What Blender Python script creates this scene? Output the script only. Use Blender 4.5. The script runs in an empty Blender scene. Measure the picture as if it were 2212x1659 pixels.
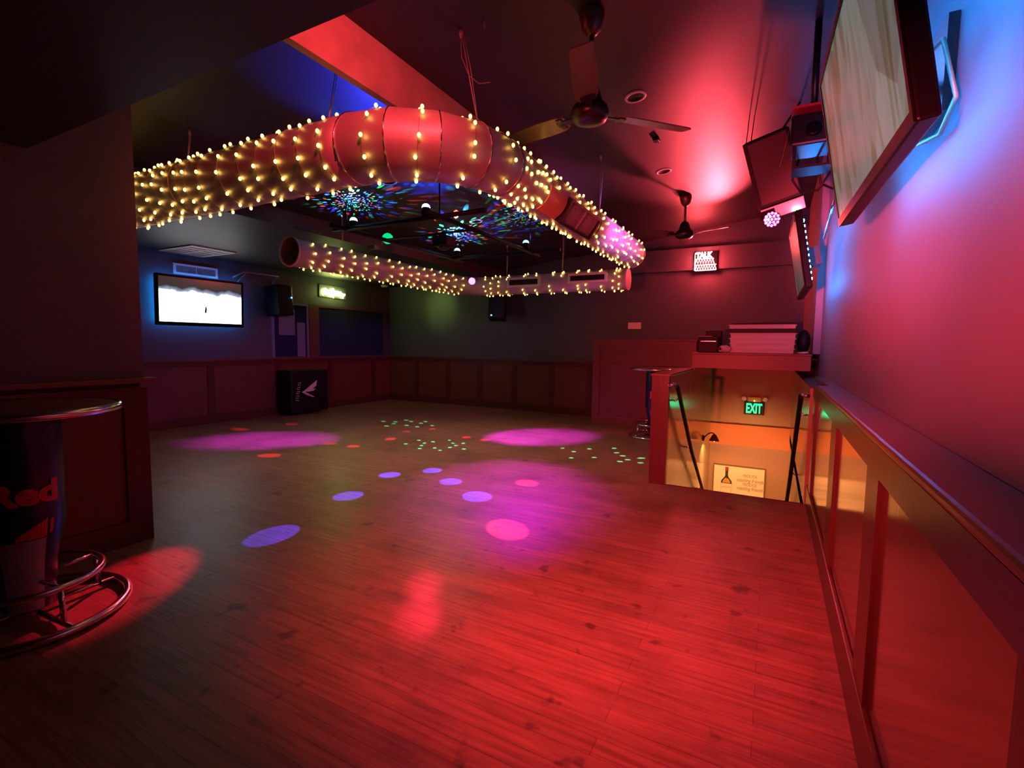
import bpy, bmesh, math, random
from mathutils import Vector, Matrix
random.seed(7)
C = bpy.context.scene.collection
PI = math.pi
SC = bpy.context.scene

# ------------------------------------------------------------------ materials
def nodes_of(m):
    m.use_nodes = True
    return m.node_tree.nodes, m.node_tree.links

def mat(name, col, rough=.5, metal=0., bump=0., bscale=30., var=0., vscale=4., spec=.5, coat=0.):
    m = bpy.data.materials.new(name)
    n, l = nodes_of(m)
    b = n['Principled BSDF']
    b.inputs['Base Color'].default_value = (*col, 1)
    b.inputs['Roughness'].default_value = rough
    b.inputs['Metallic'].default_value = metal
    b.inputs['Specular IOR Level'].default_value = spec
    b.inputs['Coat Weight'].default_value = coat
    b.inputs['Coat Roughness'].default_value = .1
    tc = n.new('ShaderNodeTexCoord')
    if var:
        nz = n.new('ShaderNodeTexNoise'); nz.inputs['Scale'].default_value = vscale; nz.inputs['Detail'].default_value = 5
        l.new(tc.outputs['Object'], nz.inputs['Vector'])
        mx = n.new('ShaderNodeMix'); mx.data_type = 'RGBA'
        mx.inputs[6].default_value = (*[c * (1 - var) for c in col], 1)
        mx.inputs[7].default_value = (*[min(1, c * (1 + var)) for c in col], 1)
        l.new(nz.outputs['Fac'], mx.inputs[0]); l.new(mx.outputs[2], b.inputs['Base Color'])
    if bump:
        nb = n.new('ShaderNodeTexNoise'); nb.inputs['Scale'].default_value = bscale; nb.inputs['Detail'].default_value = 4
        l.new(tc.outputs['Object'], nb.inputs['Vector'])
        bp = n.new('ShaderNodeBump'); bp.inputs['Strength'].default_value = bump; bp.inputs['Distance'].default_value = .01
        l.new(nb.outputs['Fac'], bp.inputs['Height']); l.new(bp.outputs['Normal'], b.inputs['Normal'])
    return m

def emit(name, col, s):
    m = bpy.data.materials.new(name)
    n, l = nodes_of(m)
    b = n['Principled BSDF']
    b.inputs['Base Color'].default_value = (*[c * .5 for c in col], 1)
    b.inputs['Emission Color'].default_value = (*col, 1)
    b.inputs['Emission Strength'].default_value = s
    return m

def wood(name, c1, c2, rough, axis=2, scale=3., coat=0.):
    m = bpy.data.materials.new(name)
    n, l = nodes_of(m)
    b = n['Principled BSDF']
    tc = n.new('ShaderNodeTexCoord'); mp = n.new('ShaderNodeMapping')
    s = [14., 14., 14.]; s[axis] = 1.
    mp.inputs['Scale'].default_value = s
    nz = n.new('ShaderNodeTexNoise'); nz.inputs['Scale'].default_value = scale; nz.inputs['Detail'].default_value = 6
    nz.inputs['Distortion'].default_value = .6
    mx = n.new('ShaderNodeMix'); mx.data_type = 'RGBA'
    mx.inputs[6].default_value = (*c1, 1); mx.inputs[7].default_value = (*c2, 1)
    l.new(tc.outputs['Object'], mp.inputs[0]); l.new(mp.outputs[0], nz.inputs['Vector'])
    l.new(nz.outputs['Fac'], mx.inputs[0]); l.new(mx.outputs[2], b.inputs['Base Color'])
    bp = n.new('ShaderNodeBump'); bp.inputs['Strength'].default_value = .08; bp.inputs['Distance'].default_value = .005
    l.new(nz.outputs['Fac'], bp.inputs['Height']); l.new(bp.outputs['Normal'], b.inputs['Normal'])
    b.inputs['Roughness'].default_value = rough
    b.inputs['Coat Weight'].default_value = coat; b.inputs['Coat Roughness'].default_value = .12
    return m

def floor_mat():
    m = bpy.data.materials.new('wood_floor')
    n, l = nodes_of(m)
    b = n['Principled BSDF']
    tc = n.new('ShaderNodeTexCoord')
    br = n.new('ShaderNodeTexBrick')
    br.offset = .37; br.inputs['Scale'].default_value = 1.
    br.inputs['Brick Width'].default_value = 1.3; br.inputs['Row Height'].default_value = .083
    br.inputs['Mortar Size'].default_value = .0012; br.inputs['Mortar Smooth'].default_value = .3
    br.inputs['Color1'].default_value = (.30, .17, .115, 1); br.inputs['Color2'].default_value = (.235, .135, .095, 1)
    br.inputs['Mortar'].default_value = (.10, .05, .035, 1)
    l.new(tc.outputs['Object'], br.inputs['Vector'])
    mp = n.new('ShaderNodeMapping'); mp.inputs['Scale'].default_value = (1.2, 22, 1)
    nz = n.new('ShaderNodeTexNoise'); nz.inputs['Scale'].default_value = 2.2; nz.inputs['Detail'].default_value = 8; nz.inputs['Distortion'].default_value = .5
    l.new(tc.outputs['Object'], mp.inputs[0]); l.new(mp.outputs[0], nz.inputs['Vector'])
    cr = n.new('ShaderNodeValToRGB')
    cr.color_ramp.elements[0].position = .3; cr.color_ramp.elements[0].color = (.62, .58, .55, 1)
    cr.color_ramp.elements[1].position = .68; cr.color_ramp.elements[1].color = (1.12, 1.1, 1.08, 1)
    l.new(nz.outputs['Fac'], cr.inputs[0])
    mx = n.new('ShaderNodeMix'); mx.data_type = 'RGBA'; mx.blend_type = 'MULTIPLY'; mx.inputs[0].default_value = 1
    l.new(br.outputs['Color'], mx.inputs[6]); l.new(cr.outputs[0], mx.inputs[7])
    # scuffs and stains
    n2 = n.new('ShaderNodeTexNoise'); n2.inputs['Scale'].default_value = 1.7; n2.inputs['Detail'].default_value = 9; n2.inputs['Roughness'].default_value = .65
    l.new(tc.outputs['Object'], n2.inputs['Vector'])
    c2 = n.new('ShaderNodeValToRGB')
    c2.color_ramp.elements[0].position = .34; c2.color_ramp.elements[0].color = (.6, .57, .55, 1)
    c2.color_ramp.elements[1].position = .52; c2.color_ramp.elements[1].color = (1, 1, 1, 1)
    l.new(n2.outputs['Fac'], c2.inputs[0])
    m2 = n.new('ShaderNodeMix'); m2.data_type = 'RGBA'; m2.blend_type = 'MULTIPLY'; m2.inputs[0].default_value = .8
    l.new(mx.outputs[2], m2.inputs[6]); l.new(c2.outputs[0], m2.inputs[7])
    # dark knots / spots
    vo = n.new('ShaderNodeTexNoise'); vo.inputs['Scale'].default_value = 6.5; vo.inputs['Detail'].default_value = 3
    l.new(tc.outputs['Object'], vo.inputs['Vector'])
    c3 = n.new('ShaderNodeValToRGB')
    c3.color_ramp.elements[0].position = .29; c3.color_ramp.elements[0].color = (.45, .42, .4, 1)
    c3.color_ramp.elements[1].position = .36; c3.color_ramp.elements[1].color = (1, 1, 1, 1)
    l.new(vo.outputs['Fac'], c3.inputs[0])
    m3 = n.new('ShaderNodeMix'); m3.data_type = 'RGBA'; m3.blend_type = 'MULTIPLY'; m3.inputs[0].default_value = 1
    l.new(m2.outputs[2], m3.inputs[6]); l.new(c3.outputs[0], m3.inputs[7])
    l.new(m3.outputs[2], b.inputs['Base Color'])
    rr = n.new('ShaderNodeMapRange'); rr.inputs[3].default_value = .30; rr.inputs[4].default_value = .52
    l.new(n2.outputs['Fac'], rr.inputs[0]); l.new(rr.outputs[0], b.inputs['Roughness'])
    bp = n.new('ShaderNodeBump'); bp.inputs['Strength'].default_value = .25; bp.inputs['Distance'].default_value = .004
    ad = n.new('ShaderNodeMath'); ad.operation = 'ADD'
    l.new(nz.outputs['Fac'], ad.inputs[0]); l.new(br.outputs['Fac'], ad.inputs[1])
    l.new(ad.outputs[0], bp.inputs['Height']); bp.invert = True
    l.new(bp.outputs['Normal'], b.inputs['Normal'])
    b.inputs['Specular IOR Level'].default_value = .4
    return m

M = {}
M['floor'] = floor_mat()
M['ceil'] = mat('black_ceiling_paint', (.026, .023, .029), .5, bump=.12, bscale=8)
M['wall'] = mat('charcoal_wall_paint', (.070, .085, .095), .5, bump=.12, bscale=40)
M['wallred'] = mat('dark_wall_paint', (.22, .13, .14), .65, bump=.05, bscale=25)
M['column'] = mat('dark_plum_paint', (.12, .10, .11), .6, bump=.12, bscale=40)
M['panel'] = wood('stained_panel_wood', (.10, .035, .02), (.16, .06, .032), .4, 2)
M['panelY'] = wood('stained_rail_wood', (.13, .05, .035), (.22, .09, .06), .3, 1)
M['panelX'] = wood('stained_trim_wood', (.11, .04, .025), (.17, .065, .04), .38, 0)
M['gloss'] = wood('varnished_panel', (.12, .045, .03), (.16, .06, .04), .14, 2, coat=.8)
M['stile'] = wood('dark_stile_wood', (.06, .02, .015), (.10, .035, .025), .3, 2)
M['stair'] = mat('glossy_stair_wall', (.34, .25, .15), .17, bump=.03, bscale=5, var=.2, vscale=2.)
M['stairend'] = mat('stair_end_wall', (.34, .19, .11), .5, bump=.1)
M['stairband'] = mat('terracotta_band', (.60, .20, .06), .6)
M['black'] = mat('black_plastic', (.010, .010, .011), .45, spec=.2)
M['blackgloss'] = mat('gloss_black', (.005, .005, .006), .3, spec=.12)
M['darkmetal'] = mat('dark_metal', (.05, .045, .045), .35, .8)
M['galv'] = mat('galvanised_steel', (.50, .45, .45), .5, .4, bump=.05, bscale=12, var=.15, vscale=6)
M['chrome'] = mat('chrome', (.75, .72, .72), .18, 1.)
M['white'] = mat('white_enamel', (.75, .74, .72), .4)
M['offwhite'] = mat('white_foam', (.72, .68, .64), .7, bump=.1, bscale=60)
M['wire'] = mat('clear_wire', (.35, .28, .18), .4, .3)
M['beam'] = mat('weathered_steel_beam', (.42, .30, .26), .6, .2, bump=.2, bscale=9, var=.45, vscale=5)
M['orange'] = mat('orange_sheet', (.95, .42, .14), .35)
M['pinkcap'] = mat('light_end_cap', (.75, .62, .60), .5)
M['fan'] = mat('fan_blade', (.20, .14, .11), .35, .3)
M['fanred'] = mat('bronze_fan', (.20, .10, .08), .3, .6)
M['fanred2'] = mat('speaker_back', (.06, .03, .03), .5)
M['canred'] = mat('can_red', (.62, .03, .03), .35)
M['cannavy'] = mat('can_navy', (.010, .014, .07), .3)
M['cansilver'] = mat('can_silver', (.42, .42, .47), .38, .4)
M['poster'] = mat('cream_poster', (.85, .66, .48), .4)
M['ink'] = mat('brown_ink', (.16, .10, .04), .6)
M['glass_b'] = mat('bottle_green', (.05, .045, .01), .2)
M['gold'] = mat('whisky_gold', (.45, .30, .05), .3)
M['redcap'] = mat('bottle_cap', (.25, .02, .02), .4)
M['bulb'] = emit('warm_bulb', (1, .56, .11), 7)
M['cyanled'] = emit('cyan_led', (.02, .26, 1.0), 280)
M['softled'] = emit('blue_led_strip', (.03, .28, 1.0), 120)
M['whiteled'] = emit('white_led', (.75, .72, 1.0), 60)
M['pinkled'] = emit('pink_led', (1., .12, .62), 6)
M['blueled'] = emit('blue_led', (.05, .35, 1.), 14)
M['neonred'] = emit('red_neon', (1., .20, .20), 26)
M['neonyel'] = emit('yellow_neon', (.80, .92, .25), 26)
M['exit'] = emit('exit_green', (.0, .9, .32), 1.6)
M['domecy'] = emit('dome_cyan', (.35, .9, 1.), 4)
M['domegr'] = emit('dome_green', (.25, 1., .75), 3)
M['domewh'] = emit('dome_white', (.85, .85, 1.), 5)
M['greenglow'] = emit('green_ball', (.0, .85, .25), .9)
M['warmbulb'] = emit('lamp_bulb', (1., .68, .28), 20)
M['winglass'] = mat('dark_blue_glass', (.02, .03, .09), .12)
M['blind'] = mat('grey_blue_panel', (.16, .17, .26), .6)
M['jamb'] = wood('red_jamb', (.10, .03, .025), (.15, .05, .04), .5, 2)
M['smoke'] = mat('smoke_alarm', (.62, .66, .52), .5)

def screen_tv_left():
    m = bpy.data.materials.new('lit_screen'); n, l = nodes_of(m); b = n['Principled BSDF']
    b.inputs['Base Color'].default_value = (.01, .01, .01, 1); b.inputs['Roughness'].default_value = .2
    tc = n.new('ShaderNodeTexCoord'); sp = n.new('ShaderNodeSeparateXYZ'); l.new(tc.outputs['Object'], sp.inputs[0])
    nz = n.new('ShaderNodeTexNoise'); nz.inputs['Scale'].default_value = 5; nz.inputs['Detail'].default_value = 6
    l.new(tc.outputs['Object'], nz.inputs['Vector'])
    a = n.new('ShaderNodeMath'); a.operation = 'MULTIPLY_ADD'; a.inputs[1].default_value = .16; 
    l.new(nz.outputs['Fac'], a.inputs[0]); l.new(sp.outputs['Z'], a.inputs[2])
    cr = n.new('ShaderNodeValToRGB')
    e = cr.color_ramp.elements
    e[0].position = .70; e[0].color = (1, 1, 1, 1); e[1].position = .77; e[1].color = (.10, .12, .18, 1)
    e2 = e.new(.84); e2.color = (.012, .010, .010, 1)
    mr = n.new('ShaderNodeMapRange'); mr.inputs[1].default_value = 0; mr.inputs[2].default_value = .8
    l.new(a.outputs[0], mr.inputs[0]); l.new(mr.outputs[0], cr.inputs[0])
    l.new(cr.outputs[0], b.inputs['Emission Color']); b.inputs['Emission Strength'].default_value = 3.2
    return m
def screen_dim(seed):
    m = bpy.data.materials.new('dim_screen'); n, l = nodes_of(m); b = n['Principled BSDF']
    b.inputs['Base Color'].default_value = (.004, .006, .006, 1); b.inputs['Roughness'].default_value = .28; b.inputs['Specular IOR Level'].default_value = .2
    tc = n.new('ShaderNodeTexCoord'); mp = n.new('ShaderNodeMapping'); mp.inputs['Scale'].default_value = (1, 2.4, .55); mp.inputs['Location'].default_value = (seed, 0, 0)
    nz = n.new('ShaderNodeTexNoise'); nz.inputs['Scale'].default_value = 2.0; nz.inputs['Detail'].default_value = 4; nz.inputs['Distortion'].default_value = 1.2
    l.new(tc.outputs['Object'], mp.inputs[0]); l.new(mp.outputs[0], nz.inputs['Vector'])
    cr = n.new('ShaderNodeValToRGB'); e = cr.color_ramp.elements
    e[0].position = .3; e[0].color = (.05, .09, .06, 1); e[1].position = .72; e[1].color = (.22, .30, .28, 1)
    x = e.new(.43); x.color = (.11, .18, .12, 1); x = e.new(.5); x.color = (.19, .25, .25, 1); x = e.new(.6); x.color = (.14, .22, .18, 1)
    n2 = n.new('ShaderNodeTexVoronoi'); n2.inputs['Scale'].default_value = 2.2
    mp2 = n.new('ShaderNodeMapping'); mp2.inputs['Scale'].default_value = (.2, 1, .7); l.new(tc.outputs['Object'], mp2.inputs[0]); l.new(mp2.outputs[0], n2.inputs['Vector'])
    sp = n.new('ShaderNodeSeparateColor'); l.new(n2.outputs['Color'], sp.inputs[0])
    mr = n.new('ShaderNodeMapRange'); mr.inputs[3].default_value = .4; mr.inputs[4].default_value = 1.1; l.new(sp.outputs[0], mr.inputs[0])
    mx = n.new('ShaderNodeMix'); mx.data_type = 'RGBA'; mx.blend_type = 'MULTIPLY'; mx.inputs[0].default_value = 1
    l.new(cr.outputs[0], mx.inputs[6]); l.new(mr.outputs[0], mx.inputs[7])
    l.new(nz.outputs['Fac'], cr.inputs[0]); l.new(mx.outputs[2], b.inputs['Emission Color']); b.inputs['Emission Strength'].default_value = 1.0
    return m
M['screen_l'] = screen_tv_left()
M['screen_r'] = screen_dim(0.)
M['screen_r2'] = screen_dim(3.); M['screen_r2'].node_tree.nodes['Principled BSDF'].inputs['Emission Strength'].default_value = .35

# ------------------------------------------------------------------ mesh building
class MB:
    def __init__(s): s.bm = bmesh.new()
    def face(s, pts):
        return s.bm.faces.new([s.bm.verts.new(Vector(p)) for p in pts])
    def hexa(s, c8):
        v = [s.bm.verts.new(Vector(p)) for p in c8]
        for f in ((0, 3, 2, 1), (4, 5, 6, 7), (0, 1, 5, 4), (1, 2, 6, 5), (2, 3, 7, 6), (3, 0, 4, 7)):
            s.bm.faces.new([v[i] for i in f])
        return s
    def box(s, x0, x1, y0, y1, z0, z1, mtx=None):
        p = [(x0, y0, z0), (x1, y0, z0), (x1, y1, z0), (x0, y1, z0), (x0, y0, z1), (x1, y0, z1), (x1, y1, z1), (x0, y1, z1)]
        if mtx: p = [mtx @ Vector(q) for q in p]
        return s.hexa(p)
    def rbox(s, x0, x1, y0, y1, z0, z1, bev=.01, mtx=None, seg=2):
        b2 = bmesh.new()
        v = [b2.verts.new(q) for q in ((x0, y0, z0), (x1, y0, z0), (x1, y1, z0), (x0, y1, z0), (x0, y0, z1), (x1, y0, z1), (x1, y1, z1), (x0, y1, z1))]
        for f in ((0, 3, 2, 1), (4, 5, 6, 7), (0, 1, 5, 4), (1, 2, 6, 5), (2, 3, 7, 6), (3, 0, 4, 7)):
            b2.faces.new([v[i] for i in f])
        bmesh.ops.bevel(b2, geom=b2.edges[:], offset=bev, segments=seg, affect='EDGES', profile=.5)
        s.merge(b2, mtx); return s
    def merge(s, b2, mtx=None):
        b2.verts.ensure_lookup_table()
        mp = {}
        for v in b2.verts: mp[v] = s.bm.verts.new(mtx @ v.co if mtx else v.co)
        for f in b2.faces:
            try: nf = s.bm.faces.new([mp[v] for v in f.verts]); nf.smooth = f.smooth
            except ValueError: pass
        b2.free()
    def tube(s, pts, r, n=10, cap=True, closed=False, smooth=True):
        P = [Vector(p) for p in pts]; k = len(P)
        rs = r if isinstance(r, (list, tuple)) else [r] * k
        rings = []; up = None
        for i, p in enumerate(P):
            if closed: t = P[(i + 1) % k] - P[i - 1]
            elif i == 0: t = P[1] - P[0]
            elif i == k - 1: t = P[-1] - P[-2]
            else: t = (P[i + 1] - P[i]).normalized() + (P[i] - P[i - 1]).normalized()
            t.normalize()
            if up is None:
                up = Vector((0, 0, 1)) if abs(t.z) < .9 else Vector((1, 0, 0))
            a = (up - t * up.dot(t)).normalized(); b = t.cross(a); up = a
            sc = 1.
            if 0 < i < k - 1 and not closed:
                ca = t.dot((P[i + 1] - P[i]).normalized()); sc = 1.
            rings.append([s.bm.verts.new(p + (a * math.cos(2 * PI * j / n) + b * math.sin(2 * PI * j / n)) * rs[i] * sc) for j in range(n)])
        m = k if closed else k - 1
        for i in range(m):
            A, B = rings[i], rings[(i + 1) % k]
            for j in range(n):
                f = s.bm.faces.new((A[j], A[(j + 1) % n], B[(j + 1) % n], B[j])); f.smooth = smooth
        if cap and not closed:
            s.bm.faces.new(rings[0][::-1]); s.bm.faces.new(rings[-1])
        return s
    def ring(s, c, R, r, axis='Z', n=48, m=8):
        c = Vector(c); pts = []
        for i in range(n):
            a = 2 * PI * i / n; u, w = R * math.cos(a), R * math.sin(a)
            pts.append(c + Vector({'Z': (u, w, 0), 'X': (0, u, w), 'Y': (u, 0, w)}[axis]))
        return s.tube(pts, r, m, closed=True)
    def lathe(s, c, prof, n=32, smooth=True, mtx=None, cap=True):
        c = Vector(c); rings = []
        for r, z in prof:
            ring = []
            for j in range(n):
                p = Vector((r * math.cos(2 * PI * j / n), r * math.sin(2 * PI * j / n), z))
                if mtx: p = mtx @ p
                ring.append(s.bm.verts.new(c + p))
            rings.append(ring)
        for A, B in zip(rings, rings[1:]):
            for j in range(n):
                f = s.bm.faces.new((A[j], A[(j + 1) % n], B[(j + 1) % n], B[j])); f.smooth = smooth
        if cap:
            s.bm.faces.new(rings[0][::-1]); s.bm.faces.new(rings[-1])
        return s
    def sphere(s, c, r, n=12, sz=(1, 1, 1)):
        b2 = bmesh.new(); bmesh.ops.create_uvsphere(b2, u_segments=n, v_segments=max(6, n // 2), radius=r)
        for f in b2.faces: f.smooth = True
        s.merge(b2, Matrix.Translation(c) @ Matrix.Diagonal((*sz, 1))); return s
    def prism(s, pts2, d0, d1, fn):
        a = [s.bm.verts.new(fn(u, v, d0)) for u, v in pts2]; b = [s.bm.verts.new(fn(u, v, d1)) for u, v in pts2]
        n = len(a)
        s.bm.faces.new(a[::-1]); s.bm.faces.new(b)
        for i in range(n): s.bm.faces.new((a[i], a[(i + 1) % n], b[(i + 1) % n], b[i]))
        return s
    def mesh(s, me, fn):
        vs = [s.bm.verts.new(fn(v.co)) for v in me.vertices]
        for p in me.polygons:
            try: s.bm.faces.new([vs[i] for i in p.vertices])
            except ValueError: pass
        return s

def wl(o):
    v = Vector((0, 0, 0))
    while o: v = v + o.location; o = o.parent
    return v
def obj(name, mb, m, parent=None, label=None):
    bm = mb.bm
    bmesh.ops.recalc_face_normals(bm, faces=bm.faces[:])
    off = wl(parent)
    if parent is not None:
        for v in bm.verts: v.co -= off
    me = bpy.data.meshes.new(name); bm.to_mesh(me); bm.free()
    for mm in (m if isinstance(m, (list, tuple)) else [m]): me.materials.append(mm)
    o = bpy.data.objects.new(name, me); C.objects.link(o)
    if parent is not None: o.parent = parent
    if label: o['label'] = label
    return o
def struct(name, mb, m, parent=None):
    o = obj(name, mb, m, parent)
    if parent is None: o['kind'] = 'structure'
    return o
def thing(name, loc, label, cat, group=None):
    o = bpy.data.objects.new(name, None); C.objects.link(o); o.location = loc
    o.empty_display_size = .1
    o['label'] = label; o['category'] = cat
    if group: o['group'] = group
    return o
def solo(name, mb, m, loc, label, cat, group=None):
    """a thing that is one mesh, origin at loc"""
    bm = mb.bm; bmesh.ops.recalc_face_normals(bm, faces=bm.faces[:])
    for v in bm.verts: v.co -= Vector(loc)
    me = bpy.data.meshes.new(name); bm.to_mesh(me); bm.free()
    me.materials.append(m)
    o = bpy.data.objects.new(name, me); C.objects.link(o); o.location = loc
    o['label'] = label; o['category'] = cat
    if group: o['group'] = group
    return o
def dup(root, loc, label=None, group=None):
    r = root.copy(); C.objects.link(r); r.location = loc
    if label: r['label'] = label
    if group: r['group'] = group
    def rec(a, b):
        for ch in a.children:
            c = ch.copy(); C.objects.link(c); c.parent = b; rec(ch, c)
    rec(root, r)
    return r
def text_mesh(body, size, shear=0., ext=0., bev=0., bold=0., align='CENTER'):
    cu = bpy.data.curves.new('t', 'FONT'); cu.body = body; cu.size = size; cu.shear = shear
    cu.extrude = ext; cu.bevel_depth = bev; cu.offset = bold; cu.align_x = align; cu.align_y = 'CENTER'
    cu.resolution_u = 3
    o = bpy.data.objects.new('t', cu); C.objects.link(o)
    dg = bpy.context.evaluated_depsgraph_get()
    me = bpy.data.meshes.new_from_object(o.evaluated_get(dg))
    bpy.data.objects.remove(o); return me
def frame_at(origin, xdir, ydir):
    x = Vector(xdir).normalized(); y = Vector(ydir); y = (y - x * x.dot(y)).normalized(); z = x.cross(y)
    m = Matrix((x, y, z)).transposed().to_4x4(); m.translation = Vector(origin); return m

# ------------------------------------------------------------------ key dimensions (metres)
XL, XR, XK = -8.25, .47, .335          # left wall, right upper wall, right knee wall face
YB, YF = 9.14, -3.0                    # back wall, room end behind the camera
def zc(x): return 3.545 + .13 * x      # the ceiling slopes up to the right

# ------------------------------------------------------------------ the room
f = MB()
for x0, x1, y0, y1 in ((XL, -1.04, YF, YB), (-1.04, XR + .05, YF, 4.97), (.30, XR + .05, 4.97, YB), (-1.04, .30, 9.0, YB)):
    f.box(x0, x1, y0, y1, -.12, 0)
struct('floor', f, M['floor'])
c = MB()
for y0, y1 in ((YF, YB + .2),):
    c.hexa([(-5.03, y0, zc(-5.03)), (.7, y0, zc(.7)), (.7, y1, zc(.7)), (-5.03, y1, zc(-5.03)),
            (-5.03, y0, zc(-5.03) + .2), (.7, y0, zc(.7) + .2), (.7, y1, zc(.7) + .2), (-5.03, y1, zc(-5.03) + .2)])
struct('ceiling', c, M['ceil'])
struct('trim_1', MB().box(XL - .2, -5.03, YF, YB + .2, 2.7, 3.2), M['ceil'])            # low ceiling along the left wall
struct('trim_2', MB().box(XL, XR, YF, 1.23, 2.45, 2.8), M['ceil'])                      # low ceiling over the entrance
struct('wall_left', MB().box(XL - .2, XL, YF, YB + .2, -.12, 2.7), M['wall'])
bw = MB().box(XL, -1.04, YB, YB + .2, -.12, 3.7).box(-1.04, XR + .2, YB, YB + .2, 0, 3.7)
struct('wall_back', bw, M['wall'])
struct('wall_right', MB().box(XR, XR + .2, YF, YB + .2, -.12, 3.75), M['wallred'])
struct('wall_front', MB().box(XL, XR, YF - .2, YF, -.12, 3.75), M['wall'])
# shallow fascia over the back wall (above the window heads)
struct('trim_3', MB().box(-5.0, XR, 9.06, YB, 2.70, 3.08), M['wall'])

# near left partition: column on a panelled half wall
struct('wall_partition', MB().box(-4.05, -3.79, YF, 1.76, 1.12, 3.08).box(-4.05, -3.80, YF, 1.74, 0, 1.12).box(XL, -4.05, 1.5, 1.76, 0, 3.0), M['column'])
pw = MB().box(-3.80, -3.775, YF, 1.755, 0, 1.06)
struct('trim_4', pw, M['panel'])
ps = MB().box(-3.775, -3.755, 1.62, 1.76, 0, 1.06).box(-3.775, -3.755, YF, 1.62, 0, .16).box(-3.775, -3.755, YF, 1.62, .93, 1.06)
for y in (.25, -1.1): ps.box(-3.775, -3.755, y - .07, y + .07, .16, .93)
struct('trim_5', ps, M['stile'])
struct('trim_6', MB().rbox(-3.80, -3.70, YF, 1.80, 1.09, 1.125, .008), M['panelY'])

# wainscot on the left and back walls
w = MB().box(XL, XL + .02, 1.76, YB, 0, 1.04); w.box(XL, -2.83, YB - .02, YB, 0, 1.04); struct('trim_7', w, M['panel'])
w = MB()
for y in (2.2, 3.5, 4.8, 6.05, 7.3, 8.55): w.box(XL + .02, XL + .032, y - .06, y + .06, .14, .95)
for x in (-7.4, -6.5, -5.65, -4.8, -3.95, -3.15): w.box(x - .06, x + .06, YB - .032, YB - .02, .14, .95)
w.box(XL + .02, XL + .035, 1.76, YB, .95, 1.04); w.box(XL, -2.83, YB - .035, YB - .02, .95, 1.04)
struct('trim_8', w, M['stile'])
w = MB().box(XL, XL + .05, 1.76, YB, 1.04, 1.07); w.box(XL, -2.83, YB - .05, YB, 1.04, 1.07); struct('trim_9', w, M['panelX'])
w = MB().box(XL + .02, XL + .045, 1.76, YB, 0, .14); struct('baseboard_left', w, M['stile'])
w = MB().box(XL, -2.83, YB - .045, YB - .02, 0, .14); struct('baseboard_back', w, M['stile'])

# right knee wall with varnished panels, stiles, base and drink rail
struct('wall_knee', MB().box(XK, XR, YF, 4.97, 0, 1.06), M['gloss'])
k = MB()
for y, hw in ((4.72, .10), (3.24, .12), (2.03, .105), (.8, .1), (-.45, .1)): k.box(XK - .016, XK, y - hw, y + hw, .18, .96)
k.box(XK - .016, XK, YF, 4.97, .96, 1.06)
struct('trim_10', k, M['stile'])
struct('baseboard_right', MB().rbox(XK - .022, XK, YF, 4.97, 0, .18, .006), M['stile'])
r = MB().rbox(.315, XR, YF, 4.46, 1.06, 1.09, .01); r.rbox(.40, XR, 4.46, 6.0, 1.06, 1.088, .006)
struct('trim_11', r, M['panelY'])

# stair well
s = MB().box(-1.04, -.89, 4.97, 9.0, -3.0, 1.08)
struct('wall_stair_left', s, M['stair'])
struct('wall_stair_right', MB().box(.30, XR, 4.97, YB, -3.0, 1.03), M['stair'])
struct('wall_stair_end', MB().box(-.89, .30, 9.0, 9.2, -3.0, 1.2), M['stairend'])
struct('trim_12', MB().box(-.89, .30, 8.93, 9.0, -.27, .085), M['stairband'])
struct('trim_13', MB().box(-1.05, -.885, 4.93, 5.0, 0, 1.085), M['stile'])                # end post
struct('trim_14', MB().rbox(-1.06, -.87, 4.92, 6.47, 1.085, 1.11, .006), M['panelY'])       # cap of the half wall
struct('trim_15', MB().box(-.90, .30, 4.945, 4.97, -.2, .004), M['stile'])                # nosing
st = MB()
for i in range(14):
    st.box(-.89, .30, 4.97 + i * .29, 4.97 + (i + 1) * .29, -3.0, -.19 * (i + 1))
struct('trim_16', st, M['stile'])
struct('trim_17', MB().box(-.89, .38, 6.47, 9.14, 1.117, 1.285).rbox(-.90, .39, 6.45, 9.14, 1.285, 1.31, .006), M['panelX'])  # bulkhead shelf
struct('trim_18', MB().box(-2.32, -2.266, 1.75, 6.9, 2.93, zc(-2.27) + .05), M['beam'])   # steel beam
# dark strip of the wall behind the right television: a corner chase
struct('trim_19', MB().box(.40, XR, 6.6, YB, 1.31, 3.65), M['wallred'])

# openings in the left wall over the wainscot
for i, (y0, y1) in enumerate(((6.0, 6.72), (7.02, 8.9))):
    wn = struct('window_%d' % (i + 1), MB().box(XL, XL + .012, y0, y1, 1.09, 2.08), M['winglass'])
    fr = MB()
    for a, b, z0, z1 in ((y0 - .05, y0, 1.07, 2.12), (y1, y1 + .05, 1.07, 2.12), (y0, y1, 2.08, 2.12)):
        fr.box(XL, XL + .03, a, b, z0, z1)
    obj('window_frame', fr, M['blind'] if i == 0 else M['jamb'], wn)
    if i == 0:
        obj('blind_panel', MB().box(XL + .012, XL + .02, 6.1, 6.45, 1.5, 2.0).box(XL + .012, XL + .024, 6.5, 6.68, 1.09, 1.75), M['blind'], wn)
struct('trim_20', MB().box(XL, XL + .035, 6.78, 6.97, 1.07, 2.12), M['jamb'])

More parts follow.
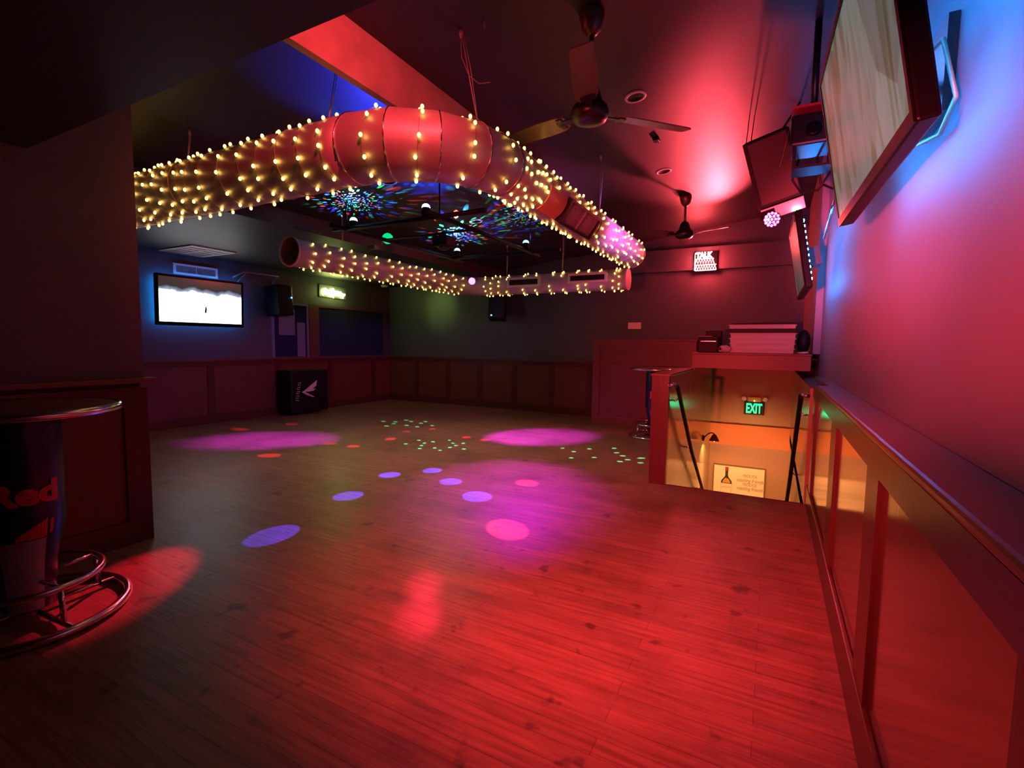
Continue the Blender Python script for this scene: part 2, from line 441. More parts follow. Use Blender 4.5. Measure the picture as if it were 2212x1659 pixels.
# dance counter at the back
bt = thing('counter_front', (-1.97, 8.76, 0), 'tall red-brown panelled wooden counter front standing before the back wall', 'counter')
obj('body', MB().box(-2.83, -1.1, 8.40, 9.10, 0, 1.46), M['panel'], bt)
fr = MB()
for a, b, z0, z1 in ((-2.83, -2.70, 0, 1.46), (-1.23, -1.1, 0, 1.46), (-2.70, -1.23, 1.35, 1.46), (-2.70, -1.23, 0, .14), (-2.70, -1.23, 1.0, 1.06)):
    fr.box(a, b, 8.375, 8.40, z0, z1)
obj('frame', fr, M['panelX'], bt)
obj('counter_top', MB().rbox(-2.85, -1.08, 8.36, 9.11, 1.46, 1.495, .006), M['panelX'], bt)

# ------------------------------------------------------------------ air ducts
DZ = 2.55
def arc(cx, cy, R, a0, a1, n, z):
    return [(cx + R * math.cos(a0 + (a1 - a0) * i / n), cy + R * math.sin(a0 + (a1 - a0) * i / n), z) for i in range(n + 1)]
YA, XA = 2.275, -1.66
rA, rB = .20, .17
d = thing('air_duct', (-1.9, 2.5, DZ), 'big round galvanised duct turning a corner beneath the ceiling, lit red', 'duct', )
E_R = .62
near = MB().tube([(-5.0, YA, DZ)] + [(-5.0 + .28 * i, YA, DZ) for i in range(1, 10)] + [(XA - E_R, YA, DZ)], rA, 40)
obj('near_section', near, M['galv'], d)
el = arc(XA - E_R, YA + E_R, E_R, -PI / 2, 0, 4, DZ)
ge = MB()
er = (rA, rA, .195, .19, .18)
def ering(i, k=48):
    a = -PI / 2 + PI / 2 * i / 4
    nrm = Vector((math.cos(a), math.sin(a), 0))
    return [Vector(el[i]) + (nrm * math.cos(2 * PI * j / k) + Vector((0, 0, 1)) * math.sin(2 * PI * j / k)) * er[i] for j in range(k)]
for i in range(4):
    ra, rb = [[ge.bm.verts.new(p) for p in ering(q)] for q in (i, i + 1)]
    for j in range(48):
        f = ge.bm.faces.new((ra[j], ra[(j + 1) % 48], rb[(j + 1) % 48], rb[j])); f.smooth = True
obj('elbow', ge, M['galv'], d)
obj('side_section', MB().tube([(XA, YA + E_R + .3 * i, DZ) for i in range(0, 12)] + [(XA, 6.32, DZ)], [.18, .175] + [rB] * 11, 40), M['galv'], d)
for i, (p, rr) in enumerate(zip(el, (rA, rA, .195, .19, .18))):
    a = -PI / 2 + PI / 2 * i / 4
    nrm = Vector((math.cos(a), math.sin(a), 0))
    pts = [Vector(p) + nrm * (rr + .003) * math.cos(u) + Vector((0, 0, 1)) * (rr + .003) * math.sin(u) for u in [2 * PI * j / 40 for j in range(40)]]
    obj('elbow_seam', MB().tube(pts, .0045, 5, closed=True), M['chrome'], d)
for x in (-4.6, -4.0, -3.4, -2.8): obj('seam', MB().ring((x, YA, DZ), rA + .001, .0035, 'X', 40, 5), M['galv'], d)
for y in (3.3, 4.55, 5.2, 5.8): obj('seam', MB().ring((XA, y, DZ), rB + .001, .0035, 'Y', 40, 5), M['galv'], d)
obj('end_cap', MB().lathe((XA, 6.32, DZ), [(rB + .004, 0), (rB + .004, .02), (.001, .02)], 40, mtx=Matrix.Rotation(-PI / 2, 3, 'X')), M['galv'], d)
# register facing the room on the side section
phi = math.radians(-36)
out = Vector((math.cos(phi), 0, math.sin(phi))); upv = Vector((-math.sin(phi), 0, math.cos(phi)))
mt = frame_at(Vector((XA, 4.06, DZ)) + out * (rB - .02), (0, 1, 0), upv)
g = obj('register', MB().box(-.36, .36, -.105, -.085, 0, .045, mt).box(-.36, .36, .085, .105, 0, .045, mt).box(-.36, -.335, -.085, .085, 0, .045, mt).box(.335, .36, -.085, .085, 0, .045, mt).box(-.335, .335, -.085, .085, -.01, .008, mt), M['darkmetal'], d)
lv = MB()
for i in range(22): lv.box(-.33 + .031 * i, -.33 + .031 * i + .006, -.085, .085, .008, .03, mt)
lv.box(-.006, .006, -.085, .085, .008, .04, mt)
obj('louvre', lv, M['galv'], g)
op = MB()
a0, a1, ny = phi - .62, phi + .55, 10
pts = [(a0 + (a1 - a0) * i / ny) for i in range(ny + 1)]
for i in range(ny):
    q = []
    for rr in (rB + .004, rB + .010):
        for y, a in ((3.36, pts[i]), (3.68, pts[i]), (3.68, pts[i + 1]), (3.36, pts[i + 1])):
            q.append((XA + rr * math.cos(a), y, DZ + rr * math.sin(a)))
    op.hexa(q)
obj('access_panel', op, M['orange'], d, 'smooth orange sheet wrapped round the duct')
def hanger(p0, p1, parent, extra=False):
    p0, p1 = Vector(p0), Vector(p1)
    m = MB().tube([p0, p1], .0035, 6)
    m.tube([p0 + Vector((.012, 0, 0)), p0.lerp(p1, .4) + Vector((.02, 0, 0)), p1], .0025, 5)
    m.lathe(p0 - Vector((0, 0, .05)), [(.004, 0), (.012, .02), (.010, .05)], 10)
    if extra:
        m.tube([p0, p0.lerp(p1, .25) + Vector((-.03, 0, 0)), p0.lerp(p1, .45) + Vector((.0, 0, 0)), p0.lerp(p1, .55) + Vector((.06, 0, .0)), p0.lerp(p1, .55) + Vector((.14, 0, -.01))], .0022, 5)
    obj('hanger_wire', m, M['galv'], parent)
hanger((-2.62, 2.42, zc(-2.62)), (-2.55, YA, DZ + rA), d)
hanger((-1.80, 2.65, zc(-1.80)), (-1.72, 2.74, DZ + .18), d, True)
hanger((-4.1, 2.3, zc(-4.1)), (-4.1, YA, DZ + rA), d)
hanger((XA, 5.0, zc(XA)), (XA, 5.0, DZ + rB), d)

ZB, XB, YBD, rD = 2.36, -4.72, 7.28, .155
d2 = thing('air_duct', (-4.3, 6.9, ZB), 'slimmer round galvanised duct turning along the far walls of the dance floor', 'duct')
obj('side_section', MB().tube([(XB, 3.66 + .29 * i, ZB) for i in range(11)] + [(XB, 6.86, ZB)], rD, 36, cap=False), M['galv'], d2)
el2 = arc(XB + .42, YBD - .42, .42, PI, PI / 2, 4, ZB)
obj('elbow', MB().tube(el2, rD, 36, cap=False), M['galv'], d2)
obj('back_section', MB().tube([(XB + .42 + .29 * i, YBD, ZB) for i in range(8)] + [(-1.96, YBD, ZB)], rD, 36, cap=False), M['galv'], d2)
obj('collar', MB().ring((XB, 3.655, ZB), rD + .004, .011, 'Y', 40, 8), M['white'], d2, 'bright rolled rim at the open end')
obj('end_cap', MB().lathe((-1.955, YBD, ZB), [(.001, -.01), (rD + .006, -.01), (rD + .006, .012), (.001, .012)], 36, mtx=Matrix.Rotation(PI / 2, 3, 'Y'), smooth=False), M['pinkcap'], d2, 'pale round end cap')
def wall_register(x0, x1, z0, z1, y, parent):
    m = MB()
    t = .034
    m.box(x0, x1, y - .025, y, z0, z0 + t).box(x0, x1, y - .025, y, z1 - t, z1).box(x0, x0 + t, y - .025, y, z0 + t, z1 - t).box(x1 - t, x1, y - .025, y, z0 + t, z1 - t)
    m.box(x0 + .002, x1 - .002, y, y + .09, z0 + .002, z0 + .012).box(x0 + .002, x1 - .002, y, y + .09, z1 - .012, z1 - .002)
    m.box(x0 + .002, x0 + .012, y, y + .09, z0, z1).box(x1 - .012, x1 - .002, y, y + .09, z0, z1)
    g = obj('register', m, M['white'], parent, 'white framed grille')
    b = MB().box(x0 + t, x1 - t, y + .0, y + .008, z0 + t, z1 - t)
    nn = int((x1 - x0) / .028)
    for i in range(1, nn): b.box(x0 + (x1 - x0) * i / nn - .002, x0 + (x1 - x0) * i / nn + .002, y - .018, y, z0 + t, z1 - t)
    obj('louvre', b, M['darkmetal'], g)
wall_register(-3.885, -3.30, 2.297, 2.452, 7.10, d2)
wall_register(-2.825, -2.215, 2.315, 2.462, 7.10, d2)
for x in (-4.0, -3.0): hanger((x, YBD, zc(x)), (x, YBD, ZB + rD), d2)
hanger((XB, 4.4, zc(XB)), (XB, 4.4, ZB + rD), d2)

# ------------------------------------------------------------------ fairy lights
bulb_bm = MB(); bulb_bm.sphere((0, 0, 0), .0105, 8, (1, 1, 1.25))
bulb_me = bpy.data.meshes.new('bulb'); bulb_bm.bm.to_mesh(bulb_me); bulb_bm.bm.free(); bulb_me.materials.append(M['bulb'])
def string(label, loc, fn, wraps, angles, group='strings of fairy lights on the ducts', jit=.2, lim=100):
    """fn(u, a, lift) -> point on the duct at axis parameter u and angle a"""
    t = thing('string_lights', loc, label, 'string lights', group)
    n = 0
    for u in wraps:
        tilt = random.uniform(-.012, .03)
        wp = [fn(u + tilt * math.sin(a), a, .004) for a in [2 * PI * j / 28 for j in range(28)]]
        obj('wire', MB().tube(wp, .0016, 4, closed=True), M['wire'], t)
        ph = random.uniform(-.2, .2)
        for a in angles:
            if n >= lim: break
            aa = a + ph + random.uniform(-jit, jit) * .6
            p = fn(u + tilt * math.sin(aa) + random.uniform(-.015, .015), aa, .014)
            b = bpy.data.objects.new('bulb', bulb_me); C.objects.link(b); b.parent = t; b.location = Vector(p) - Vector(loc)
            n += 1
    return t
# near section: angle 0 = towards camera (-Y), + = up
fA = lambda u, a, h: (u, YA - (rA + h) * math.cos(a), DZ + (rA + h) * math.sin(a))
ang6 = [math.radians(x) for x in (-100, -72, -45, -16, 13, 42, 70)]
lab = 'warm white fairy lights wound round the big duct, '
def spaced(a, b, n, j=.03): return [a + (b - a) * (i + .5) / n + random.uniform(-j, j) for i in range(n)]
string(lab + 'the stretch beside the dark column', (-4.4, YA, DZ), fA, spaced(-4.95, -3.55, 10), ang6)
string(lab + 'the stretch leading up to the elbow', (-2.9, YA, DZ), fA, spaced(-3.52, -2.33, 6, .05), ang6[:-1] + [math.radians(66)])
def fE(u, a, h):
    rr = rA - .02 * u + h; th = -PI / 2 + u * PI / 2
    nrm = Vector((math.cos(th), math.sin(th), 0)); p = Vector((XA - E_R, YA + E_R, DZ)) + nrm * E_R
    return p + nrm * rr * math.cos(a) + Vector((0, 0, 1)) * rr * math.sin(a)
string(lab + 'sparse round the elbow', (-1.85, 2.5, DZ), fE, (.15, .4, .66, .9), [math.radians(x) for x in (-105, -75, -42, -10, 24, 58, 78)])
fS = lambda u, a, h: (XA + (rB + h) * math.cos(a), u, DZ + (rB + h) * math.sin(a))
angS = [math.radians(x) for x in (-135, -108, -80, -50, -20, 10, 45)]
string(lab + 'between the elbow and the orange panel', (XA, 3.1, DZ), fS, (2.95, 3.03, 3.12, 3.2, 3.27, 3.33), angS)
string(lab + 'over its dark register', (XA, 4.0, DZ), fS, (3.5, 3.75, 3.95, 4.15, 4.35), [math.radians(x) for x in (-150, -128, -104, -92, 14, 30, 52)])
string(lab + 'crowded past the register', (XA, 5.5, DZ), fS, spaced(4.5, 6.3, 10, .04), angS)
fB = lambda u, a, h: (XB + (rD + h) * math.cos(a), u, ZB + (rD + h) * math.sin(a))
lab = 'warm white fairy lights wound round the slimmer duct, '
string(lab + 'from its open end along the left', (XB, 4.6, ZB), fB, spaced(3.72, 5.4, 8, .04), [math.radians(x) for x in (-120, -88, -55, -22, 12, 46)])
string(lab + 'from mid length to the far elbow', (XB, 6.2, ZB), fB, spaced(5.4, 6.9, 8, .04), [math.radians(x) for x in (-120, -90, -60, -28, 5, 40)])
fC = lambda u, a, h: (u, YBD - (rD + h) * math.cos(a), ZB + (rD + h) * math.sin(a))
string(lab + 'around the elbow in the far corner', (-4.35, 7.1, ZB), fC, (-4.35, -4.22, -4.08), [math.radians(x) for x in (-100, -70, -38, -5, 30, 62)])
string(lab + 'hanging across its two white grilles', (-3.0, YBD, ZB), fC, (-3.93, -3.62, -3.42, -3.14, -2.95, -2.7, -2.55, -2.33), [math.radians(x) for x in (-120, -95, -66, -38, 38, 55, 72)])
string(lab + 'two turns beside the pale end cap', (-2.07, YBD, ZB), fC, (-2.13, -2.05), [math.radians(x) for x in (-110, -85, -58, -20, 15, 45, 70)])

# ------------------------------------------------------------------ ceiling fans
def fan(loc, ceil, label, angs, group, R=.72, parts=True):
    x, y, z = loc
    t = thing('ceiling_fan', (x, y, ceil), label, 'fan', group)
    obj('canopy', MB().lathe((x, y, ceil), [(.075, 0), (.078, -.03), (.06, -.10), (.03, -.135), (.02, -.14)], 24), M['fanred'], t)
    obj('downrod', MB().tube([(x, y, ceil - .13), (x, y, z + .10)], .015, 14), M['fanred'], t)
    obj('motor', MB().lathe((x, y, z), [(.03, .16), (.055, .13), (.075, .06), (.11, .02), (.12, -.02), (.10, -.055), (.06, -.07), (.01, -.072)], 28), M['darkmetal'], t)
    for a in angs:
        a = math.radians(a)
        mt = Matrix.Translation((x, y, z - .01)) @ Matrix.Rotation(a, 4, 'Z') @ Matrix.Rotation(math.radians(13), 4, 'X')
        bl = MB(); pr = [(.17, -.045), (.22, -.075), (.35, -.078), (R - .03, -.066), (R, -.05), (R, .055), (.35, .068), (.22, .06), (.17, .04)]
        bl.prism(pr, -.004, .004, lambda u, v, d: mt @ Vector((u, v, d)))
        b = obj('blade', bl, M['fan'], t)
        obj('blade_iron', MB().box(.08, .24, -.02, .02, -.012, -.004, mt).box(.19, .23, -.045, .045, -.012, -.004, mt), M['darkmetal'], b)
    return t
fan((-1.075, 3.0, 2.82), zc(-1.075), 'near three-bladed ceiling fan on a long red-lit rod above the duct corner', (-74, 167, 46), 'ceiling fans', .71)
fan((-1.14, 7.05, 2.90), zc(-1.14), 'far ceiling fan dark against the red glow, above the red neon sign', (-20, 100, 220), 'ceiling fans', .62)

# ------------------------------------------------------------------ small ceiling items
nrm_c = Vector((.13, 0, -1)).normalized()
mc = Matrix.Rotation(math.atan(-.13), 3, 'Y')
def ringlight(p, label):
    x, y = p; z = zc(x)
    t = thing('recessed_light', (x, y, z), label, 'light', 'round recessed ceiling lights')
    obj('trim_ring', MB().lathe((x, y, z), [(.066, -.001), (.066, -.008), (.086, -.006), (.088, .0)], 32, mtx=mc, cap=False), M['white'], t)
    obj('can', MB().lathe((x, y, z), [(.068, -.004), (.067, -.0035), (.001, -.003)], 32, mtx=mc, cap=False), M['blackgloss'], t)
ringlight((-1.093, 4.134), 'unlit recessed light with pale ring just right of the near fan')
ringlight((-1.215, 5.938), 'unlit recessed light with pale ring near the far fan')
ringlight((-3.656, 4.055), 'unlit recessed light with pale ring just below the duct elbow')
ringlight((-3.707, 5.844), 'unlit recessed light with pale ring amid the disco light dots')
solo('ceiling_sensor', MB().rbox(-1.14, -1.08, 4.98, 5.06, zc(-1.11) - .03, zc(-1.11) - .002, .005), M['black'], (-1.11, 5.02, zc(-1.11)), 'small dark sensor on the ceiling below the right fan blade', 'sensor')
t = thing('smoke_detector', (-8.0, 9.0, 2.7), 'pale round smoke detector under the low ceiling in the far corner', 'smoke detector')
obj('housing', MB().lathe((-8.0, 8.7, 2.7), [(.085, 0), (.085, -.02), (.06, -.045), (.01, -.05)], 24), M['smoke'], t)
t = thing('hook', (-1.637, 2.654, zc(-1.637)), 'short loose wire end hanging from the ceiling beside the hanger wires', 'hook')
obj('stem', MB().tube([(-1.637, 2.654, zc(-1.637)), (-1.635, 2.66, zc(-1.637) - .05)], .004, 6), M['galv'], t)
# vents at the left wall
t = thing('ceiling_vent', (-7.6, 4.3, 2.7), 'square white louvred ceiling vent over the lit television', 'vent')
x0, x1, y0, y1 = -8.02, -7.15, 3.98, 4.62
fr = MB()
for a in ((x0, x1, y0, y0 + .05), (x0, x1, y1 - .05, y1), (x0, x0 + .05, y0 + .05, y1 - .05), (x1 - .05, x1, y0 + .05, y1 - .05)): fr.box(*a, 2.682, 2.70)
obj('frame', fr, M['white'], t)
sl = MB()
for i in range(5):
    xx = x0 + .05 + (x1 - x0 - .1) * (i + .5) / 5
    sl.box(xx - .055, xx + .055, y0 + .05, y1 - .05, 2.688, 2.692)
obj('louvre', sl, M['galv'], t)
obj('cross_bar', MB().box(x0 + .05, x1 - .05, (y0 + y1) / 2 - .02, (y0 + y1) / 2 + .02, 2.684, 2.69), M['white'], t)
t = thing('wall_vent', (XL, 4.64, 2.48), 'long white wall register between the lit television and the ceiling', 'vent')
y0, y1, z0, z1 = 4.30, 4.98, 2.405, 2.57
fr = MB()
for a in ((y0, y1, z0, z0 + .03), (y0, y1, z1 - .03, z1), (y0, y0 + .035, z0 + .03, z1 - .03), (y1 - .035, y1, z0 + .03, z1 - .03)): fr.box(XL, XL + .02, *a)
obj('frame', fr, M['white'], t)
sl = MB()
for i in range(30): 
    yy = y0 + .04 + (y1 - y0 - .08) * i / 29
    sl.box(XL + .003, XL + .014, yy - .003, yy + .003, z0 + .03, z1 - .03)
sl.box(XL + .003, XL + .018, (y0 + y1) / 2 - .008, (y0 + y1) / 2 + .008, z0 + .03, z1 - .03)
obj('louvre', sl, M['galv'], t)

# ------------------------------------------------------------------ televisions
def tv(name_label, o, xd, yd, W, H, scr, strip=True, depth=.055, led='cyanled', mount=None, bez=.022, group=None):
    """o = bottom corner at the screen side, xd along bottom, yd up the screen; the screen looks along xd x yd"""
    mt = frame_at(o, xd, yd)
    t = thing('television', Vector(o), name_label, 'television', group)
    obj('casing', MB().rbox(0, W, 0, H, -depth, 0, .008, mt), M['blackgloss'], t)
    obj('screen', MB().box(bez, W - bez, bez * 1.6, H - bez, 0, .002, mt), scr, t)
    bz = MB()
    for a in ((0, W, 0, bez * 1.6), (0, W, H - bez, H), (0, bez, bez * 1.6, H - bez), (W - bez, W, bez * 1.6, H - bez)): bz.box(*a, .0005, .006, mt)
    obj('bezel', bz, M['blackgloss'], t)
    if strip:
        e = .085; d1 = -depth - .004
        tp = MB().box(e - .006, W - e + .006, e - .006, e + .006, d1, -depth + .001, mt).box(e - .006, W - e + .006, H - e - .006, H - e + .006, d1, -depth + .001, mt)
        tp.box(e - .006, e + .006, e, H - e, d1, -depth + .001, mt).box(W - e - .006, W - e + .006, e, H - e, d1, -depth + .001, mt)
        lp = obj('light_strip', tp, M['white'], t)
        bm_ = MB().box(-.008, .008, -.008, .008, -.006, .003, mt.to_3x3().to_4x4()).bm
        me_ = bpy.data.meshes.new('led'); bmesh.ops.recalc_face_normals(bm_, faces=bm_.faces[:]); bm_.to_mesh(me_); bm_.free(); me_.materials.append(M[led])
        pos = [(e + (W - 2 * e) * i / 17, v) for i in range(18) for v in (e, H - e)] + [(u, e + (H - 2 * e) * i / 10) for i in range(1, 10) for u in (e, W - e)]
        for u, v in pos:
            b = bpy.data.objects.new('led', me_); C.objects.link(b); b.parent = lp
            b.location = mt @ Vector((u, v, d1 - .002)) - Vector(o)
    return t, mt
W1, H1 = 1.225, .69
t, m1 = tv('large tilted television at upper right, pale picture, nearest to the viewer', (.253, 2.851, 1.96), (.040, -1.224, 0), (-.117, 0, .672), W1, H1, M['screen_r'], group='wall televisions')
# xd x yd must look into the room (-X)
obj('wall_bracket', MB().box(.45, .78, .18, .5, -.12, -.056, m1).tube([m1 @ Vector((.6, .3, -.11)), (XR - .005, 2.25, 2.28)], .025, 8).box(XR - .03, XR - .001, 2.1, 2.4, 2.15, 2.45), M['darkmetal'], t)
obj('cable', MB().tube([m1 @ Vector((.25, .35, -.06)), (.40, 1.95, 2.30), (.44, 1.95, 2.13), (.43, 2.05, 2.06), m1 @ Vector((.55, .1, -.06))], .007, 8), M['wire'], t, 'pale looping cable')
obj('cable', MB().tube([m1 @ Vector((.35, .5, -.06)), (.42, 2.1, 2.6), (.455, 2.2, 2.9), (.46, 2.2, 3.3)], .007, 8), M['black'], t)
t, m2 = tv('tilted television seen almost edge-on farther along the right wall', (.21, 6.25, 1.90), (.011, -1.22, 0), (-.117, 0, .68), W1, H1, M['screen_r2'], group='wall televisions')
obj('wall_bracket', MB().box(.45, .78, .18, .5, -.10, -.056, m2).box(.5, .75, .25, .42, -.19, -.10, m2), M['darkmetal'], t)
t, m3 = tv('wall television glowing white with a blue halo on the left wall', (XL + .155, 3.96, 1.60), (.0, 1.35, .005), (.03, 0, .76), 1.35, .765, M['screen_l'], depth=.06, bez=.035, led='softled', group='wall televisions')
obj('wall_bracket', MB().box(.5, .85, .2, .55, -.15, -.06, m3), M['darkmetal'], t)
o3 = m3
obj('player_figure', MB().prism([(.60, .22), (.625, .21), (.635, .27), (.625, .33), (.61, .30)], .002, .004, lambda u, v, dd: m3 @ Vector((u + .1, v, dd))), M['blind'], t)

# ------------------------------------------------------------------ loudspeakers
def speaker_box(t, mt, w, h, dp, grille=True, led=None):
    """front face at z = 0 of mt, body behind"""
    obj('cabinet', MB().rbox(-w / 2, w / 2, -h / 2, h / 2, -dp, 0, .015, mt), M['black'], t)
    gr = MB().rbox(-w / 2 + .02, w / 2 - .02, -h / 2 + .03, h / 2 - .03, 0, .012, .005, mt)
    obj('grille', gr, M['darkmetal'], t)
    if led:
        obj('power_light', MB().sphere(mt @ Vector(led), .014, 10), M['blueled'], t)
A, B, Cc, D = Vector((-.37, 4.88, 3.14)), Vector((.02, 4.90, 3.19)), Vector((.16, 5.01, 2.76)), Vector((-.12, 5.05, 2.63))
ctr = (A + B + Cc + D) / 4
mt = frame_at(ctr, (Cc - D) + (B - A), (A - D) + (B - Cc))
t = thing('loudspeaker', tuple(ctr), 'large black loudspeaker hung tilted from the ceiling between the right televisions', 'loudspeaker')
obj('cabinet', MB().rbox(-.18, .18, -.30, .30, -.34, 0, .02, mt), M['black'], t)
obj('back_plate', MB().box(-.15, .15, -.26, .27, 0, .006, mt), M['fanred2'], t)
obj('edge_strip', MB().box(-.185, -.155, -.29, .29, -.02, .012, mt), M['black'], t)
obj('under_plate', MB().box(-.06, .17, -.40, -.30, -.03, -.018, mt).box(-.17, .17, -.312, -.298, -.10, .0, mt), M['cansilver'], t, 'pale metal plate')
obj('bracket', MB().tube([mt @ Vector((-.16, .28, -.1)), (-.30, 5.15, zc(-.3))], .004, 6).tube([mt @ Vector((-.12, .28, -.1)), (-.26, 5.19, zc(-.26))], .004, 6).tube([mt @ Vector((.12, .28, -.2)), (.10, 5.2, zc(.1))], .01, 6), M['darkmetal'], t)
obj('cord', MB().tube([mt @ Vector((.05, .0, .012)), mt @ Vector((.13, .16, .03)), mt @ Vector((.17, .25, .02))], .004, 6), M['wire'], t)

def wall_speaker(loc, face, label, led):
    t = thing('loudspeaker', loc, label, 'loudspeaker')
    mt = frame_at(loc, *face)
    speaker_box(t, mt, .34, .54, .30, led=led)
    obj('bracket', MB().box(-.05, .05, -.1, .1, -.385, -.30, mt), M['darkmetal'], t)
    return t
wall_speaker((-5.02, 8.72, 2.16), ((.93, .36, 0), (-.05, .13, 1)), 'black loudspeaker with blue light on the back wall under the slimmer duct', (-.10, -.20, .016))
wall_speaker((-7.86, 5.98, 2.13), ((-.15, .99, 0), (-.1, 0, 1)), 'black loudspeaker with blue light on the left wall beside the lit television', (.13, .05, .016))
t = thing('metal_rack', (XL, 5.75, 2.5), 'thin metal rack arm jutting from the left wall above the small loudspeaker', 'bracket')
obj('arm', MB().tube([(XL, 5.25, 2.47), (XL + .25, 5.30, 2.55), (XL + .25, 5.95, 2.55), (XL, 6.0, 2.45)], .012, 8), M['galv'], t)
obj('strut', MB().tube([(XL + .25, 5.34, 2.55), (XL + .02, 5.3, 2.38)], .009, 8).tube([(XL + .25, 5.9, 2.55), (XL + .06, 6.0, 2.42)], .009, 8), M['galv'], t)
t = thing('pipe', (XL + .03, 6.4, 2.3), 'thin bent pale conduit on the left wall beside the blue window', 'conduit')
obj('conduit', MB().tube([(XL + .03, 6.30, 2.43), (XL + .03, 6.36, 2.47), (XL + .03, 6.39, 2.40), (XL + .03, 6.39, 2.12)], .011, 8).tube([(XL + .03, 6.28, 2.32), (XL + .03, 6.36, 2.22)], .008, 6), M['galv'], t)

# projector box behind the near television
t = thing('projector', (.14, 3.95, 2.8), 'boxy projector on a ceiling pole partly behind the nearest television', 'projector')
obj('body', MB().rbox(.03, .30, 3.85, 4.15, 2.72, 2.92, .015), M['darkmetal'], t)
obj('top_plate', MB().box(.03, .30, 3.83, 4.17, 2.95, 2.965).box(.13, .2, 3.95, 4.05, 2.92, 2.95), M['canred'], t)
obj('pole', MB().tube([(.16, 4.0, 2.96), (.16, 4.0, zc(.16))], .022, 12), M['darkmetal'], t)
obj('lens', MB().lathe((.16, 3.85, 2.80), [(.045, 0), (.045, .03), (.03, .035)], 20, mtx=Matrix.Rotation(PI / 2, 3, 'X')), M['blackgloss'], t)
obj('cable', MB().tube([(.10, 4.15, 2.75), (.06, 4.2, 2.6), (.12, 4.2, 2.5), (.22, 4.1, 2.48), (.30, 4.1, 2.62)], .008, 6).tube([(.2, 4.15, 2.74), (.24, 4.2, 2.55), (.32, 4.2, 2.5)], .008, 6), M['black'], t)
obj('cradle', MB().box(.05, .07, 3.9, 4.1, 2.60, 2.72).box(.26, .28, 3.9, 4.1, 2.60, 2.72).box(.05, .28, 3.9, 4.1, 2.585, 2.6), M['black'], t)
t = thing('support_pole', (.38, 5.0, 2.4), 'slim slanted pole above the edge-on television on the right wall', 'pole')
obj('rod', MB().tube([(.36, 5.35, 2.38), (.36, 4.15, 2.58)], .012, 8), M['chrome'], t)

# ------------------------------------------------------------------ par lights, truss, dome lights
def par(p, aim, label, ledmat, group=None, r=.07):
    z = (Vector(aim) - Vector(p)).normalized()
    x = Vector((0, 0, 1)).cross(z).normalized()
    mt = frame_at(p, x, z.cross(x))
    t = thing('par_light', p, label, 'stage light', group)
    m3_ = mt.to_3x3()
    obj('housing', MB().lathe(p, [(r * .6, -.17), (r * .9, -.12), (r, 0), (r * .93, .004)], 24, mtx=m3_), M['black'], t)
    ld = MB()
    pts = [(0, 0)] + [(r * .42 * math.cos(a), r * .42 * math.sin(a)) for a in [PI / 3 * i for i in range(6)]] + [(r * .77 * math.cos(a), r * .77 * math.sin(a)) for a in [PI / 6 * i for i in range(12)]]
    for u, v in pts:
        ld.lathe(mt @ Vector((u, v, .005)), [(.012, 0), (.012, .006), (.004, .010)], 10, mtx=m3_)
    obj('led_lens', ld, ledmat, t)
    obj('yoke', MB().tube([mt @ Vector((-r - .015, 0, -.08)), mt @ Vector((-r - .015, .10, -.08)), mt @ Vector((r + .015, .10, -.08)), mt @ Vector((r + .015, 0, -.08))], .007, 8), M['darkmetal'], t)
    return t
par((-.07, 5.05, 2.525), (0, 0, 1.3), 'round pink LED par light under the hanging loudspeaker', M['pinkled'])
par((-3.93, 6.10, 2.29), (-1, 0, 1.0), 'pink LED par light in front of the far duct corner', M['pinkled'], r=.05)
t = thing('spot_lamp', (.125, 5.06, 2.575), 'small dazzling white lamp above the edge-on television', 'lamp')
obj('housing', MB().lathe((.125, 5.09, 2.575), [(.03, 0), (.03, .08), (.02, .09)], 16, mtx=Matrix.Rotation(-PI / 2, 3, 'X')), M['black'], t)
obj('bulb', MB().sphere((.125, 5.07, 2.575), .024, 12), M['whiteled'], t)
obj('clamp', MB().box(.105, .145, 5.08, 5.12, 2.5, 2.56), M['darkmetal'], t)

t = thing('light_truss', (-3.7, 5.2, 2.68), 'black square pipe truss hung under the ceiling inside the duct ring', 'truss')
tz = 2.66
for p, q in (((-4.55, 4.12, tz), (-2.5, 4.12, tz)), ((-4.6, 6.22, tz), (-2.6, 6.22, tz)), ((-4.35, 3.9, tz), (-4.35, 6.5, tz)), ((-3.05, 3.9, tz), (-3.05, 6.5, tz))):
    obj('pipe', MB().tube([p, q], .025, 10), M['black'], t)
for x, y in ((-4.35, 4.12), (-3.05, 4.12), (-4.35, 6.22), (-3.05, 6.22)):
    obj('drop_rod', MB().tube([(x, y, tz), (x, y, zc(x))], .008, 8), M['black'], t)
DOMES = [((-3.22, 4.12), 'domewh', 'nearest of the truss, glowing white'), ((-4.32, 4.20), 'domecy', 'left of the truss, pale cyan'),
         ((-4.26, 6.20), 'domecy', 'far left corner of the truss, cyan'), ((-3.07, 6.12), 'domegr', 'far right corner of the truss, pale green')]
for (x, y), mm, lb in DOMES:
    t = thing('dome_light', (x, y, tz + .025), 'small dome disco light, ' + lb, 'disco light', 'dome disco lights on the truss')
    obj('base', MB().lathe((x, y, tz + .025), [(.045, 0), (.05, .01), (.042, .075), (.04, .08)], 20), M['black'], t)
    obj('dome', MB().lathe((x, y, tz + .105), [(.043, 0), (.043, .006), (.036, .026), (.02, .038), (.001, .043)], 20), M[mm], t)
t = thing('disco_ball_light', (-4.40, 4.85, 2.62), 'faceted green glowing ball light hanging left inside the truss', 'disco light')
bb = MB(); b2 = bmesh.new(); bmesh.ops.create_icosphere(b2, subdivisions=2, radius=.07); bb.merge(b2, Matrix.Translation((-4.40, 4.85, 2.70)))
obj('ball', bb, M['greenglow'], t)
